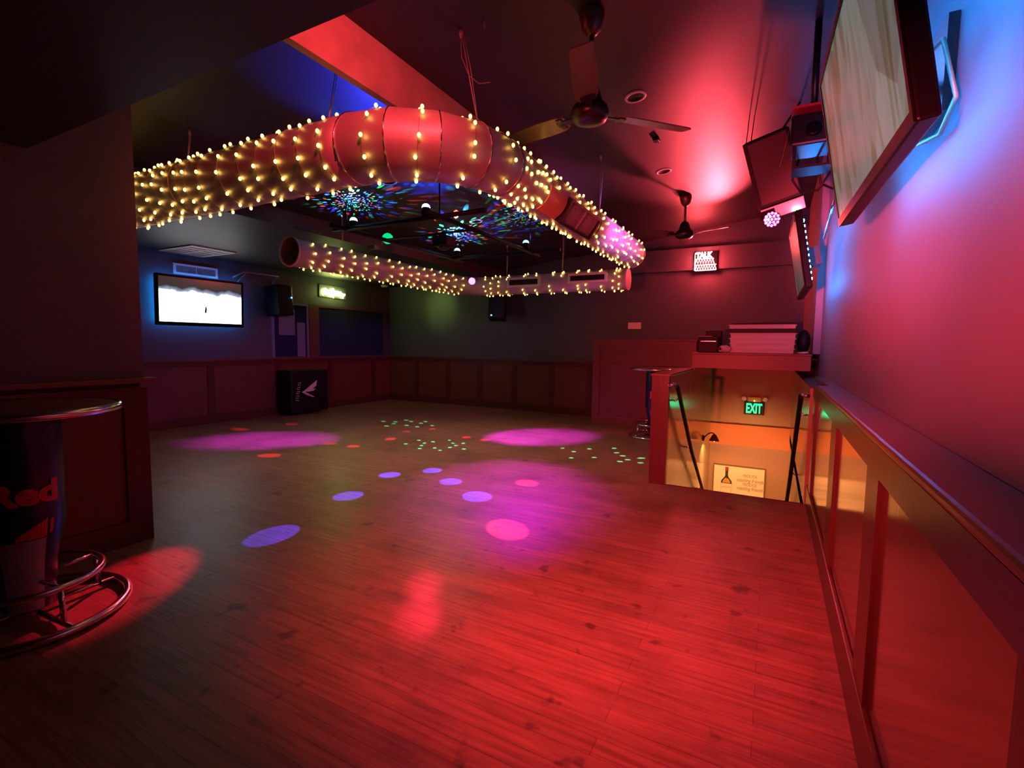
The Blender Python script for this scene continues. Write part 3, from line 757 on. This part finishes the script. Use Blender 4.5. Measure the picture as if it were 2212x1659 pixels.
obj('yoke', MB().tube([(-4.48, 4.85, 2.70), (-4.5, 4.85, 2.62), (-4.58, 4.8, 2.60)], .008, 8).box(-4.66, -4.54, 4.76, 4.84, 2.57, 2.62), M['fanred'], t)
t = thing('derby_light', (-3.45, 4.75, 2.58), 'dark multi-lens beam light clamped under the truss', 'disco light')
obj('housing', MB().rbox(-3.55, -3.35, 4.65, 4.85, 2.50, 2.62, .015), M['black'], t)
obj('lens', MB().sphere((-3.45, 4.75, 2.505), .07, 16, (1, 1, .6)), M['winglass'], t)
obj('clamp', MB().box(-3.47, -3.43, 4.73, 4.77, 2.62, 2.68), M['darkmetal'], t)
obj('arm', MB().tube([(-3.05, 4.75, tz), (-4.35, 4.75, tz)], .014, 8), M['black'], t)

# ------------------------------------------------------------------ neon signs
t = thing('neon_sign', (-1.1, 9.0, 2.82), 'blazing red neon sign beginning TALK on the back wall', 'sign')
mt = frame_at((-1.095, 9.03, 2.825), (1, 0, 0), (0, 0, 1))
obj('backing', MB().rbox(-.19, .19, -.165, .165, -.012, 0, .005, mt), M['blackgloss'], t)
tm = text_mesh('TALK', .125, ext=.004, bev=.0065, bold=.002)
xs = [v.co.x for v in tm.vertices]; wd = max(xs) - min(xs)
m = MB().mesh(tm, lambda co: mt @ Vector((co.x * .27 / wd - .03, co.y + .105, co.z + .02)))
obj('tube_word', m, M['neonred'], t)
def squiggle(x0, x1, y, h, n, up=False):
    P = []
    for i in range(n * 2 + 1):
        P.append(mt @ Vector((x0 + (x1 - x0) * i / (2 * n), y + (h / 2 if i % 2 else -h / 2), .02)))
    return P
m = MB().tube(squiggle(-.165, .135, .005, .075, 7), .0075, 8); m.tube([mt @ Vector((-.165, .045, .02)), mt @ Vector((.13, .045, .02))], .006, 8)
m.tube(squiggle(-.165, .17, -.10, .085, 8), .0085, 8); m.tube([mt @ Vector((-.165, -.055, .02)), mt @ Vector((.17, -.055, .02))], .007, 8); m.tube([mt @ Vector((-.165, -.145, .02)), mt @ Vector((.165, -.145, .02))], .007, 8)
m.tube([mt @ Vector((-.17, .15, .02)), mt @ Vector((-.175, -.14, .02))], .005, 8)
obj('tube_lines', m, M['neonred'], t)
t = thing('neon_sign', (XL + .05, 7.35, 2.43), 'yellow-green cursive neon sign high on the left wall by the far corner', 'sign')
mt = frame_at((XL + .05, 7.40, 2.425), (0, 1, -.01), (0, 0, 1))
obj('backing', MB().rbox(-.36, .36, -.13, .13, -.045, -.03, .005, mt), M['wall'], t)
P = []
for i in range(140):
    u = i / 139
    env = .035 + (.05 if .42 < u < .52 else 0) + (.03 if .06 < u < .14 else 0)
    P.append(mt @ Vector((-.30 + .58 * u + .026 * math.sin(u * 2 * PI * 9 + .6), (env * math.cos(u * 2 * PI * 9) - .02 - (.035 if u > .86 or .33 < u < .40 else 0)), 0)))
obj('tube_word', MB().tube(P, .014, 8), M['neonyel'], t)
obj('tube_lower', MB().tube([p + Vector((.004, 0, -.022)) for p in P], .006, 6), M['neonyel'], t)  # thinner glowing tube just below the word

# ------------------------------------------------------------------ plates and things on the stair shelf
t = thing('switch_plate', (-2.3, YB, 1.75), 'pale blank wall plate on the back wall above the wooden counter', 'wall plate')
obj('plate', MB().rbox(-2.42, -2.18, YB - .012, YB, 1.69, 1.81, .004), M['white'], t)
obj('screw', MB().lathe((-2.30, YB - .012, 1.75), [(.006, 0), (.005, .003)], 8, mtx=Matrix.Rotation(PI / 2, 3, 'X')), M['galv'], t)
sz = 1.31
def foam(z0, z1, x0, x1, y0, y1, label, m='offwhite', flare=.012):
    mb = MB().hexa([(x0 + flare, y0 + flare, z0), (x1 - flare, y0 + flare, z0), (x1 - flare, y1 - flare, z0), (x0 + flare, y1 - flare, z0), (x0, y0, z1), (x1, y0, z1), (x1, y1, z1), (x0, y1, z1)])
    mb.box(x0 - .012, x1 + .012, y0 - .014, y1 + .006, z1 - .014, z1 - .003)
    return solo('foam_box', mb, M[m], ((x0 + x1) / 2, (y0 + y1) / 2, z0), label, 'box', 'white boxes on the stair shelf')
zz = sz
for i, (h, lb) in enumerate(((.062, 'white box at the bottom of the stack on the shelf over the stairs'), (.062, 'white box second from the bottom of the stack on the shelf'),
                             (.062, 'white box third from the bottom of the stack on the shelf'), (.062, 'white box just under the black tray on the shelf'))):
    foam(zz, zz + h, -.49 + .004 * (i % 2), .215 + .004 * i, 6.75, 7.2, lb, flare=.006); zz += h
solo('tray', MB().rbox(-.50, .23, 6.715, 7.21, zz, zz + .05, .006), M['black'], (-.13, 6.97, zz), 'black tray between the white boxes on the stair shelf', 'tray'); zz += .05
foam(zz, zz + .05, -.50, .22, 6.74, 7.2, 'slim white box lying on the black tray', flare=.0); zz += .05
solo('binder', MB().rbox(-.47, .21, 6.8, 7.15, zz, zz + .02, .004), M['black'], (-.13, 6.97, zz), 'thin dark binder on top of the white box stack', 'binder')
t = thing('equipment_case', (-.76, 6.8, sz), 'small black equipment box with a chrome edge, lower and left on the shelf', 'case')
obj('body', MB().rbox(-.85, -.62, 6.62, 6.9, sz, sz + .19, .006), M['black'], t)
obj('chrome_edge', MB().box(-.82, -.64, 6.612, 6.62, sz + .135, sz + .143), M['chrome'], t)
obj('top_lid', MB().rbox(-.86, -.68, 6.62, 6.9, sz + .19, sz + .205, .003), M['darkmetal'], t)
solo('speaker_cube', MB().rbox(-.80, -.61, 6.95, 7.13, sz, sz + .285, .006), M['black'], (-.70, 7.04, sz), 'taller black cube behind the small equipment box on the shelf', 'speaker')
t = thing('paper_bag', (-.56, 6.66, sz), 'crumpled white paper bag with a dark mark beside the white boxes', 'bag')
pb = MB(); b2 = bmesh.new(); bmesh.ops.create_icosphere(b2, subdivisions=3, radius=.055)
for v in b2.verts:
    v.co *= 1 + random.uniform(-.14, .14); v.co.z = max(v.co.z * .85, -.045)
pb.merge(b2, Matrix.Translation((-.545, 6.66, sz + .047)) @ Matrix.Diagonal((1.3, 1, 1, 1)))
obj('paper', pb, M['offwhite'], t)
obj('dark_mark', MB().rbox(-.61, -.575, 6.60, 6.62, sz + .03, sz + .065, .003), M['black'], t)
t = thing('helmet_bag', (.31, 6.85, sz), 'dark rounded bag wedged between the white boxes and the right wall', 'bag')
obj('body', MB().sphere((.315, 6.87, sz + .145), .145, 20, (.5, .8, 1.0)), M['black'], t)
obj('strap', MB().tube([(.26, 6.75, sz + .01), (.30, 6.72, sz + .012), (.36, 6.74, sz + .015)], .012, 8), M['offwhite'], t)

# ------------------------------------------------------------------ stair well fittings
t = thing('exit_sign', (-.235, 8.98, .40), 'green lit EXIT sign with two emergency lamp heads over the stairs', 'sign')
mt = frame_at((-.235, 8.955, .385), (1, 0, 0), (0, 0, 1))
obj('housing', MB().rbox(-.15, .15, -.115, .10, -.045, 0, .008, mt), M['black'], t)
obj('canopy_box', MB().rbox(-.10, .10, .10, .18, -.045, .01, .008, mt), M['stairband'], t)
tm = text_mesh('EXIT', .2, ext=.002, bold=.006)
xs = [v.co.x for v in tm.vertices]; ys = [v.co.y for v in tm.vertices]
wd = max(xs) - min(xs); hd = max(ys) - min(ys); cx = (max(xs) + min(xs)) / 2; cy = (max(ys) + min(ys)) / 2
obj('letters', MB().mesh(tm, lambda co: mt @ Vector(((co.x - cx) * .235 / wd, (co.y - cy) * .165 / hd - .01, co.z + .004))), M['exit'], t)
for sx in (-1, 1):
    obj('lamp_head', MB().lathe(mt @ Vector((sx * .16, .15, -.01)), [(.02, -.03), (.035, 0), (.042, .03), (.03, .034)], 16, mtx=mt.to_3x3()), M['galv'], t)
obj('pilot_light', MB().sphere(mt @ Vector((0, .112, .012)), .008, 8), M['neonyel'], t)
t = thing('poster', (-.43, 8.99, -.9), 'framed cream whisky poster with bottle and brown slogan low on the stair wall', 'poster')
x0, x1, z0, z1 = -.80, -.03, -1.28, -.64
obj('sheet', MB().box(x0, x1, 8.975, 8.995, z0, z1), M['poster'], t)
fr = MB()
for a in ((x0 - .015, x1 + .015, z1, z1 + .018), (x0 - .015, x1 + .015, z0 - .018, z0), (x0 - .018, x0, z0, z1), (x1, x1 + .018, z0, z1)): fr.box(a[0], a[1], 8.965, 8.998, a[2], a[3])
obj('frame', fr, M['ink'], t)
mt = frame_at((-.25, 8.973, -.78), (1, 0, 0), (0, 0, 1))
tx = MB()
for i, (bd, sh, sz_) in enumerate((('MADE FOR', 0, .072), ('toasting friends', .3, .088), ('MADE FOR', 0, .072), ('roasting friends', .3, .088))):
    tm = text_mesh(bd, sz_, sh, ext=.0008)
    xs = [v.co.x for v in tm.vertices]; wd = max(xs) - min(xs); tgt = .21 if i % 2 == 0 else .40
    tx.mesh(tm, lambda co: mt @ Vector((co.x * tgt / wd + .01, co.y + (0, -.075, -.145, -.215)[i], co.z)))
obj('slogan', tx, M['ink'], t)
bx, bz = -.60, -.66
pr = [(.026, 0), (.026, -.07), (.022, -.075), (.022, -.14), (.03, -.17), (.078, -.235), (.085, -.26), (.085, -.62), (-.085, -.62), (-.085, -.26), (-.078, -.235), (-.03, -.17), (-.022, -.14), (-.022, -.075), (-.026, -.07), (-.026, 0)]
bo = obj('bottle_picture', MB().prism(pr, 8.972, 8.974, lambda u, v, dd: Vector((bx + u, dd, bz + v))), M['glass_b'], t, 'dark whisky bottle printed on the poster')
obj('bottle_label', MB().box(bx - .082, bx + .082, 8.9705, 8.9715, bz - .56, bz - .285), M['poster'], bo)
obj('bottle_cap', MB().box(bx - .024, bx + .024, 8.9705, 8.9715, bz - .065, bz), M['redcap'], bo)
obj('bottle_liquid', MB().prism([(-.06, -.25), (-.02, -.19), (.03, -.20), (.06, -.25), (.06, -.275), (-.06, -.275)], 8.9705, 8.9715, lambda u, v, dd: Vector((bx + u, dd, bz + v))), M['gold'], bo)
tm = text_mesh('JAMESON', .034, ext=.0005)
obj('label_word', MB().mesh(tm, lambda co: Vector((bx + co.x * .95, 8.970 - co.z, bz - .35 + co.y))), M['ink'], bo)

t = thing('wall_lamp', (-.89, 7.95, 0), 'small lit gooseneck lamp on the left stair wall', 'lamp')
obj('wall_plate', MB().lathe((-.89, 7.95, -.02), [(.045, 0), (.045, .015), (.02, .025)], 16, mtx=Matrix.Rotation(PI / 2, 3, 'Y')), M['darkmetal'], t)
obj('arm', MB().tube([(-.88, 7.95, -.02), (-.82, 7.95, .05), (-.77, 7.95, .075), (-.735, 7.95, .06), (-.73, 7.95, .04)], .009, 8), M['darkmetal'], t)
obj('shade', MB().lathe((-.73, 7.95, -.045), [(.075, 0), (.05, .045), (.03, .085), (.012, .10)], 20, cap=False), M['fanred'], t)
obj('bulb', MB().sphere((-.73, 7.95, -.035), .026, 12), M['warmbulb'], t)
def handrail(x, wall, pts, label):
    t = thing('handrail', (x, pts[0][0], pts[0][1]), label, 'handrail', 'stair handrails')
    P = [(x, y, z) for y, z in pts]
    obj('rail', MB().tube(P, .021, 12), M['black'], t)
    for k in (.04, .34, .72):
        p = Vector(P[1]).lerp(Vector(P[-1]), k)
        obj('bracket', MB().tube([p + Vector((0, 0, -.02)), p + Vector(((wall - x) * .6, 0, -.06)), p + Vector((wall - x, 0, -.05))], .008, 8), M['chrome'], t)
    a = Vector(P[0])
    obj('return_end', MB().tube([a, a + Vector(((wall - x) * .5, -.02, .005)), a + Vector((wall - x, -.02, 0))], .02, 12), M['chrome'], t, 'shiny bent end of the rail')
handrail(-.82, -.89, [(4.95, 1.0), (5.05, .97), (6.2, .12), (8.4, -1.25)], 'dark sloping handrail on the left wall of the stairs')
handrail(.235, .30, [(4.99, .96), (5.03, .93), (6.2, -.06), (8.4, -1.7)], 'dark sloping handrail on the right wall of the stairs')

# ------------------------------------------------------------------ bar tables
def bar_table(cx, cy, label, rot, full=True):
    t = thing('bar_table', (cx, cy, 0), label, 'table', 'can-shaped bar tables')
    obj('table_top', MB().lathe((cx, cy, 1.02), [(.37, 0), (.385, .006), (.385, .026), (.375, .032), (.001, .032)], 56), M['panelX'], t)
    obj('rim', MB().lathe((cx, cy, 1.02), [(.386, -.004), (.402, .002), (.405, .016), (.40, .03), (.386, .034)], 64, cap=False), M['chrome'], t, 'chrome edge band')
    # can shaped pedestal
    R = .16
    obj('pedestal', MB().lathe((cx, cy, 0), [(.09, .05), (.10, .06), (.12, .30), (R, .50), (R, .96), (.15, 1.0), (.15, 1.02)], 48), M['cannavy'], t)
    def cyl(a, z, h=.0): 
        rr = (R if z > .5 else (.12 + (R - .12) * (z - .30) / .20 if z > .30 else .10 + .02 * (z - .06) / .24)) + h
        return Vector((cx + rr * math.cos(a), cy + rr * math.sin(a), z))
    sv = MB(); n = 14
    for i in range(n):
        for j in range(10):
            a0, a1 = rot - .75 + 1.25 * i / n, rot - .75 + 1.25 * (i + 1) / n
            z0, z1 = .06 + .36 * j / 10, .06 + .36 * (j + 1) / 10
            sv.face([cyl(a0, z0, .004), cyl(a1, z0, .004), cyl(a1, z1 + .04 * (1 if j == 9 else 0) * 0, .004), cyl(a0, z1, .004)])
    obj('silver_panel', sv, M['cansilver'], t, 'silver lower side of the can')
    rd = MB()
    for i in range(10):
        a0, a1 = rot - .25 + .75 * i / 10, rot - .25 + .75 * (i + 1) / 10
        zt0, zt1 = .44 + .075 * i / 10, .44 + .075 * (i + 1) / 10
        rd.face([cyl(a0, .425, .005), cyl(a1, .425, .005), cyl(a1, zt1 + .01, .005), cyl(a0, zt0, .005)])
    for i in range(6):
        a0 = rot + .56
        rd.face([cyl(a0, .44 + .07 * i / 6 * 1, .005), cyl(a0 + .1, .44 + .07 * i / 6, .005), cyl(a0 + .1, .44 + .07 * (i + 1) / 6, .005), cyl(a0, .44 + .07 * (i + 1) / 6, .005)])
    obj('red_flash', rd, M['canred'], t)
    tm = text_mesh('Red', .17, ext=.0, bold=.008)
    b2 = bmesh.new(); b2.from_mesh(tm); bmesh.ops.subdivide_edges(b2, edges=b2.edges[:], cuts=2, use_grid_fill=True)
    bmesh.ops.triangulate(b2, faces=b2.faces[:])
    me2 = bpy.data.meshes.new('w'); b2.to_mesh(me2); b2.free()
    obj('word', MB().mesh(me2, lambda co: cyl(rot + .02 + co.x / R * .95, .645 + co.y * .85, .006)), M['canred'], t, 'red word on the can')
    obj('base_ring', MB().ring((cx, cy, .022), .385, .021, 'Z', 72, 12), M['chrome'], t)
    obj('foot_ring', MB().ring((cx, cy, .20), .285, .017, 'Z', 64, 12), M['chrome'], t)
    sp = MB()
    for k in range(4):
        a = rot + .35 + k * PI / 2; ca, sa = math.cos(a), math.sin(a)
        sp.tube([(cx + .08 * ca, cy + .08 * sa, .035), (cx + .375 * ca, cy + .375 * sa, .025)], .012, 8)
    obj('base_spokes', sp, M['chrome'], t)
    for k in range(4):
        a = rot + .35 + k * PI / 2; ca, sa = math.cos(a), math.sin(a)
        obj('strut', MB().tube([(cx + .285 * ca, cy + .285 * sa, .20), (cx + .30 * ca, cy + .30 * sa, .03)], .012, 8).tube([(cx + .12 * ca, cy + .12 * sa, .20), (cx + .285 * ca, cy + .285 * sa, .20)], .011, 8), M['chrome'], t)
    return t
bar_table(-3.21, .94, 'round bar table on a blue and silver can pedestal at the left edge', -.25)
bar_table(-1.53, 7.53, 'distant round bar table with purple-lit top behind the stair half wall', -1.2)

# black box with a wing mark by the left wall
t = thing('bass_speaker', (-8.05, 6.4, 0), 'black box on its side with a white wing mark against the left wall', 'speaker')
obj('cabinet', MB().rbox(XL + .05, -7.80, 6.0, 6.85, .04, .84, .015), M['black'], t)
wg = MB()
fnY = lambda u, v, dd: Vector((dd, u, v))
for poly in ([(6.23, .43), (6.28, .45), (6.58, .64), (6.56, .53), (6.40, .43)], [(6.23, .43), (6.30, .43), (6.42, .37), (6.38, .345)], [(6.42, .37), (6.52, .32), (6.48, .31), (6.40, .35)], [(6.40, .43), (6.50, .44), (6.55, .48), (6.46, .47)]):
    wg.prism(poly, -7.80, -7.796, fnY)
obj('wing_mark', wg, M['offwhite'], t)
lt = MB()
for i in range(9):
    z = .28 + .04 * i
    lt.box(-7.80, -7.797, 6.09 + .008 * i, 6.15 + .008 * i, z, z + .010)
    if i % 2: lt.box(-7.80, -7.797, 6.09 + .008 * i, 6.102 + .008 * i, z, z + .028)
    else: lt.box(-7.80, -7.797, 6.135 + .008 * i, 6.147 + .008 * i, z - .012, z + .015)
obj('vertical_lettering', lt, M['offwhite'], t)

# ------------------------------------------------------------------ lights
def lamp(kind, name, loc, aim, col, power, size=40, blend=.5, soft=.05, area=None):
    li = bpy.data.lights.new(name, kind); li.color = col; li.energy = power
    o = bpy.data.objects.new(name, li); C.objects.link(o); o.location = loc
    if kind == 'SPOT':
        li.spot_size = math.radians(size); li.spot_blend = blend
    if kind in ('SPOT', 'POINT'): li.shadow_soft_size = soft
    if kind == 'AREA':
        li.shape = 'RECTANGLE'; li.size, li.size_y = area
    if aim is not None:
        o.rotation_euler = (Vector(aim) - Vector(loc)).to_track_quat('-Z', 'Y').to_euler()
    return o
RED = (1, .045, .06); PINK = (1, .07, .10)
# two red pars behind the viewer: a narrow one along the right wall, a wide one into the room
lamp('SPOT', 'red_par_wall', (-.85, -2.0, 1.0), (.47, 2.1, 1.72), (1, .05, .085), 2600, 18, 1., .05)
lamp('SPOT', 'red_par_wall', (-.85, -2.0, 1.0), (.47, 4.4, 2.10), (1, .05, .085), 6000, 16, 1., .05)
lamp('SPOT', 'red_par_entrance', (-.95, -2.0, 1.25), (-.45, 5.0, 1.45), RED, 1150, 44, 1., .05)
# red par above the entrance ceiling: steel beam and duct
lamp('SPOT', 'red_par_beam', (-1.05, 1.35, 3.28), (-2.45, 2.45, 2.62), RED, 190, 66, .9, .05)
# red par at the back washing the ceiling
lamp('SPOT', 'red_par_ceiling', (-.72, 8.75, 2.60), (-.98, 5.9, 3.5), (1, .07, .10), 1000, 46, 1., .06)
# added unseen red lamp under the entrance ceiling, fills the floor ahead
lamp('SPOT', 'red_floor_fill', (-.50, .95, 2.36), (-1.0, 3.1, 0), RED, 800, 88, 1., .15)
# pink par beside it, across the room onto the ducts
lamp('SPOT', 'pink_par', (-.07, 5.0, 2.52), (-4.3, 6.3, 2.3), (.80, .16, .80), 420, 64, .8, .05)
# added soft warm fill over the dance floor, no fixture on the truss
lamp('SPOT', 'dance_floor_fill', (-3.75, 5.25, 2.5), (-3.75, 5.2, 0), (1, .66, .52), 170, 125, .8, .2)
# magenta pools on the dance floor
MAG = (.55, .02, 1.)
lamp('SPOT', 'magenta_left', (-3.9, 6.15, 2.4), (-6.05, 4.5, 0), MAG, 6000, 24, .9, .05)
lamp('SPOT', 'magenta_centre', (-3.0, 6.0, 2.5), (-2.25, 4.2, 0), (.58, .01, .72), 950, 40, .95, .05)
lamp('SPOT', 'magenta_back', (-4.4, 4.9, 2.5), (-3.1, 6.55, 0), MAG, 2700, 26, .6, .05)
# derby beams
D0 = (-3.45, 4.75, 2.44)
BLU = (.07, .05, 1.); RD = (1, .015, .06)
for x, y, s in ((-3.48, 3.84, 5), (-3.21, 4.21, 5), (-2.79, 3.96, 5.2), (-2.31, 3.69, 5.6), (-3.315, 3.12, 5), (-3.09, 2.20, 5)):
    lamp('SPOT', 'blue_beam', D0, (x, y, 0), BLU, 3000, s, .25, .004)
for x, y, s, p in ((-2.11, 4.30, 4.6, 900), (-1.70, 3.14, 5.4, 800), (-1.70, 2.15, 4.0, 60), (-1.53, 1.88, 4.2, 60), (-5.32, 3.77, 4.0, 200), (-5.27, 4.64, 3.4, 150), (-4.87, 4.68, 3.4, 170),
                (-4.80, 5.32, 3.2, 200), (-3.93, 5.98, 3.0, 220), (-3.61, 5.97, 3.2, 220), (-7.30, 4.68, 2.6, 260), (-7.05, 5.42, 2.4, 220), (-5.0, 5.9, 2.2, 150), (-4.8, 6.3, 2.2, 150)):
    lamp('SPOT', 'red_beam', D0, (x, y, 0), RD, p * 7, s, 1. if y < 2.5 else .3, .03 if y < 2.5 else .004)
# green clusters
random.seed(3)
for cx, cy, n, rx, p in ((-3.97, 5.34, 14, .40, 75), (-1.95, 5.95, 9, .48, 60), (-1.40, 5.9, 5, .2, 60), (-5.5, 6.5, 11, .42, 60)):
    for k in range(n):
        a = 2 * PI * k / n + random.uniform(-.2, .2); rr = rx * (.62 if k % 2 else 1.1) * random.uniform(.9, 1.1)
        lamp('SPOT', 'green_beam', (-3.05, 4.75, 2.5), (cx + rr * math.cos(a), cy + .8 * rr * math.sin(a), 0), (.03, 1, .40), p * 75, 1.15, .3, .003)
# red strip across the floor by the near bar table
lamp('SPOT', 'red_strip', (-5.55, 4.55, 2.45), (-3.15, 1.35, 0), RD, 2000, 8, .7, .02)
# dome projectors: star ball dots on the ceiling
def dots(loc, strength, scale, seed, thr=.33):
    li = bpy.data.lights.new('dome_projection', 'SPOT'); li.energy = strength; li.shadow_soft_size = .004; li.spot_size = math.radians(158); li.spot_blend = .15
    o = bpy.data.objects.new('dome_projection', li); C.objects.link(o); o.location = loc; o.rotation_euler = (PI, 0, 0)
    li.use_nodes = True
    n, l = li.node_tree.nodes, li.node_tree.links
    em = n['Emission']
    g = n.new('ShaderNodeTexCoord'); mp = n.new('ShaderNodeMapping'); mp.inputs['Location'].default_value = (seed, seed * .7, seed * .3)
    l.new(g.outputs['Normal'], mp.inputs['Vector'])
    vo = n.new('ShaderNodeTexVoronoi'); vo.inputs['Scale'].default_value = scale; vo.inputs['Randomness'].default_value = .7
    l.new(mp.outputs[0], vo.inputs['Vector'])
    lt_ = n.new('ShaderNodeMath'); lt_.operation = 'LESS_THAN'; lt_.inputs[1].default_value = thr
    l.new(vo.outputs['Distance'], lt_.inputs[0])
    sp = n.new('ShaderNodeSeparateColor'); l.new(vo.outputs['Color'], sp.inputs[0])
    cr = n.new('ShaderNodeValToRGB'); cr.color_ramp.interpolation = 'CONSTANT'
    e = cr.color_ramp.elements; e[0].position = 0; e[0].color = (.03, .06, 1, 1); e[1].position = .45; e[1].color = (.02, .9, .25, 1)
    x = e.new(.68); x.color = (.05, .5, 1, 1); x = e.new(.82); x.color = (1, .06, .04, 1)
    l.new(sp.outputs[0], cr.inputs[0]); l.new(cr.outputs[0], em.inputs['Color'])
    mu = n.new('ShaderNodeMath'); mu.operation = 'MULTIPLY'; mu.inputs[1].default_value = 1.
    l.new(lt_.outputs[0], mu.inputs[0]); l.new(mu.outputs[0], em.inputs['Strength'])
for (x, y), s, sc, sd in (((-3.22, 4.12), 150, 5, 1.), ((-4.32, 4.20), 600, 9.5, 4.), ((-4.26, 6.20), 800, 9.5, 9.), ((-3.07, 6.12), 220, 9.5, 14.)):
    dots((x, y, tz + .152), s, sc, sd)
# blue uplights inside the ring and by the beam
lamp('SPOT', 'blue_uplight', (-3.2, 4.5, 2.72), (-3.3, 4.35, 3.2), (.03, .08, 1), 80, 100, .7, .01)
lamp('SPOT', 'blue_uplight_beam', (-2.95, 3.35, 2.5), (-2.85, 2.75, 3.18), (.03, .05, 1), 170, 60, .8, .02)
# stairs
lamp('SPOT', 'stair_lamp', (-.73, 7.95, -.06), (-.70, 7.95, -2), (1, .45, .14), 45, 150, .25, .03)
lamp('SPOT', 'stair_fill', (-.3, 7.1, -.45), (-.35, 9.0, -1.15), (1, .44, .15), 150, 105, .6, .1)  # added unseen warm lamp that brightens the poster wall and band
lamp('POINT', 'exit_glow', (-.235, 8.85, .38), None, (0, 1, .35), .7, soft=.05)
# signs and screens (the glow of their own tubes)
lamp('POINT', 'red_sign_glow', (-1.1, 8.85, 2.82), None, RED, 80, soft=.12)
lamp('POINT', 'yellow_sign_glow', (XL + .25, 7.4, 2.43), None, (.75, .95, .2), 5, soft=.12)
lamp('SPOT', 'wall_green_spot', (-6.9, 8.0, 2.62), (-6.75, YB, 2.2), (.6, .9, .2), 30, 50, 1., .05)

# ------------------------------------------------------------------ world, camera, colour
w = bpy.data.worlds.new('world'); SC.world = w; w.use_nodes = True
w.node_tree.nodes['Background'].inputs[0].default_value = (.002, .002, .004, 1)
f_, yaw, pit, rol = 1056.19, math.radians(28.0265), math.radians(-4.6515), math.radians(.7297)
fw = Vector((-math.sin(yaw) * math.cos(pit), math.cos(yaw) * math.cos(pit), math.sin(pit)))
r0 = Vector((math.cos(yaw), math.sin(yaw), 0)); u0 = r0.cross(fw)
rt = r0 * math.cos(rol) + u0 * math.sin(rol); up = -r0 * math.sin(rol) + u0 * math.cos(rol)
cam = bpy.data.cameras.new('camera'); co = bpy.data.objects.new('camera', cam); C.objects.link(co)
mm = Matrix((rt, up, -fw)).transposed().to_4x4(); mm.translation = Vector((0, 0, 1.38)); co.matrix_world = mm
cam.sensor_fit = 'HORIZONTAL'; cam.sensor_width = 36; cam.lens = f_ / 2212 * 36; cam.clip_start = .02
SC.camera = co
vs = SC.view_settings
SC.display_settings.display_device = 'sRGB'
vs.view_transform = 'Standard'; vs.look = 'None'; vs.gamma = 1; vs.exposure = 0; vs.use_curve_mapping = False
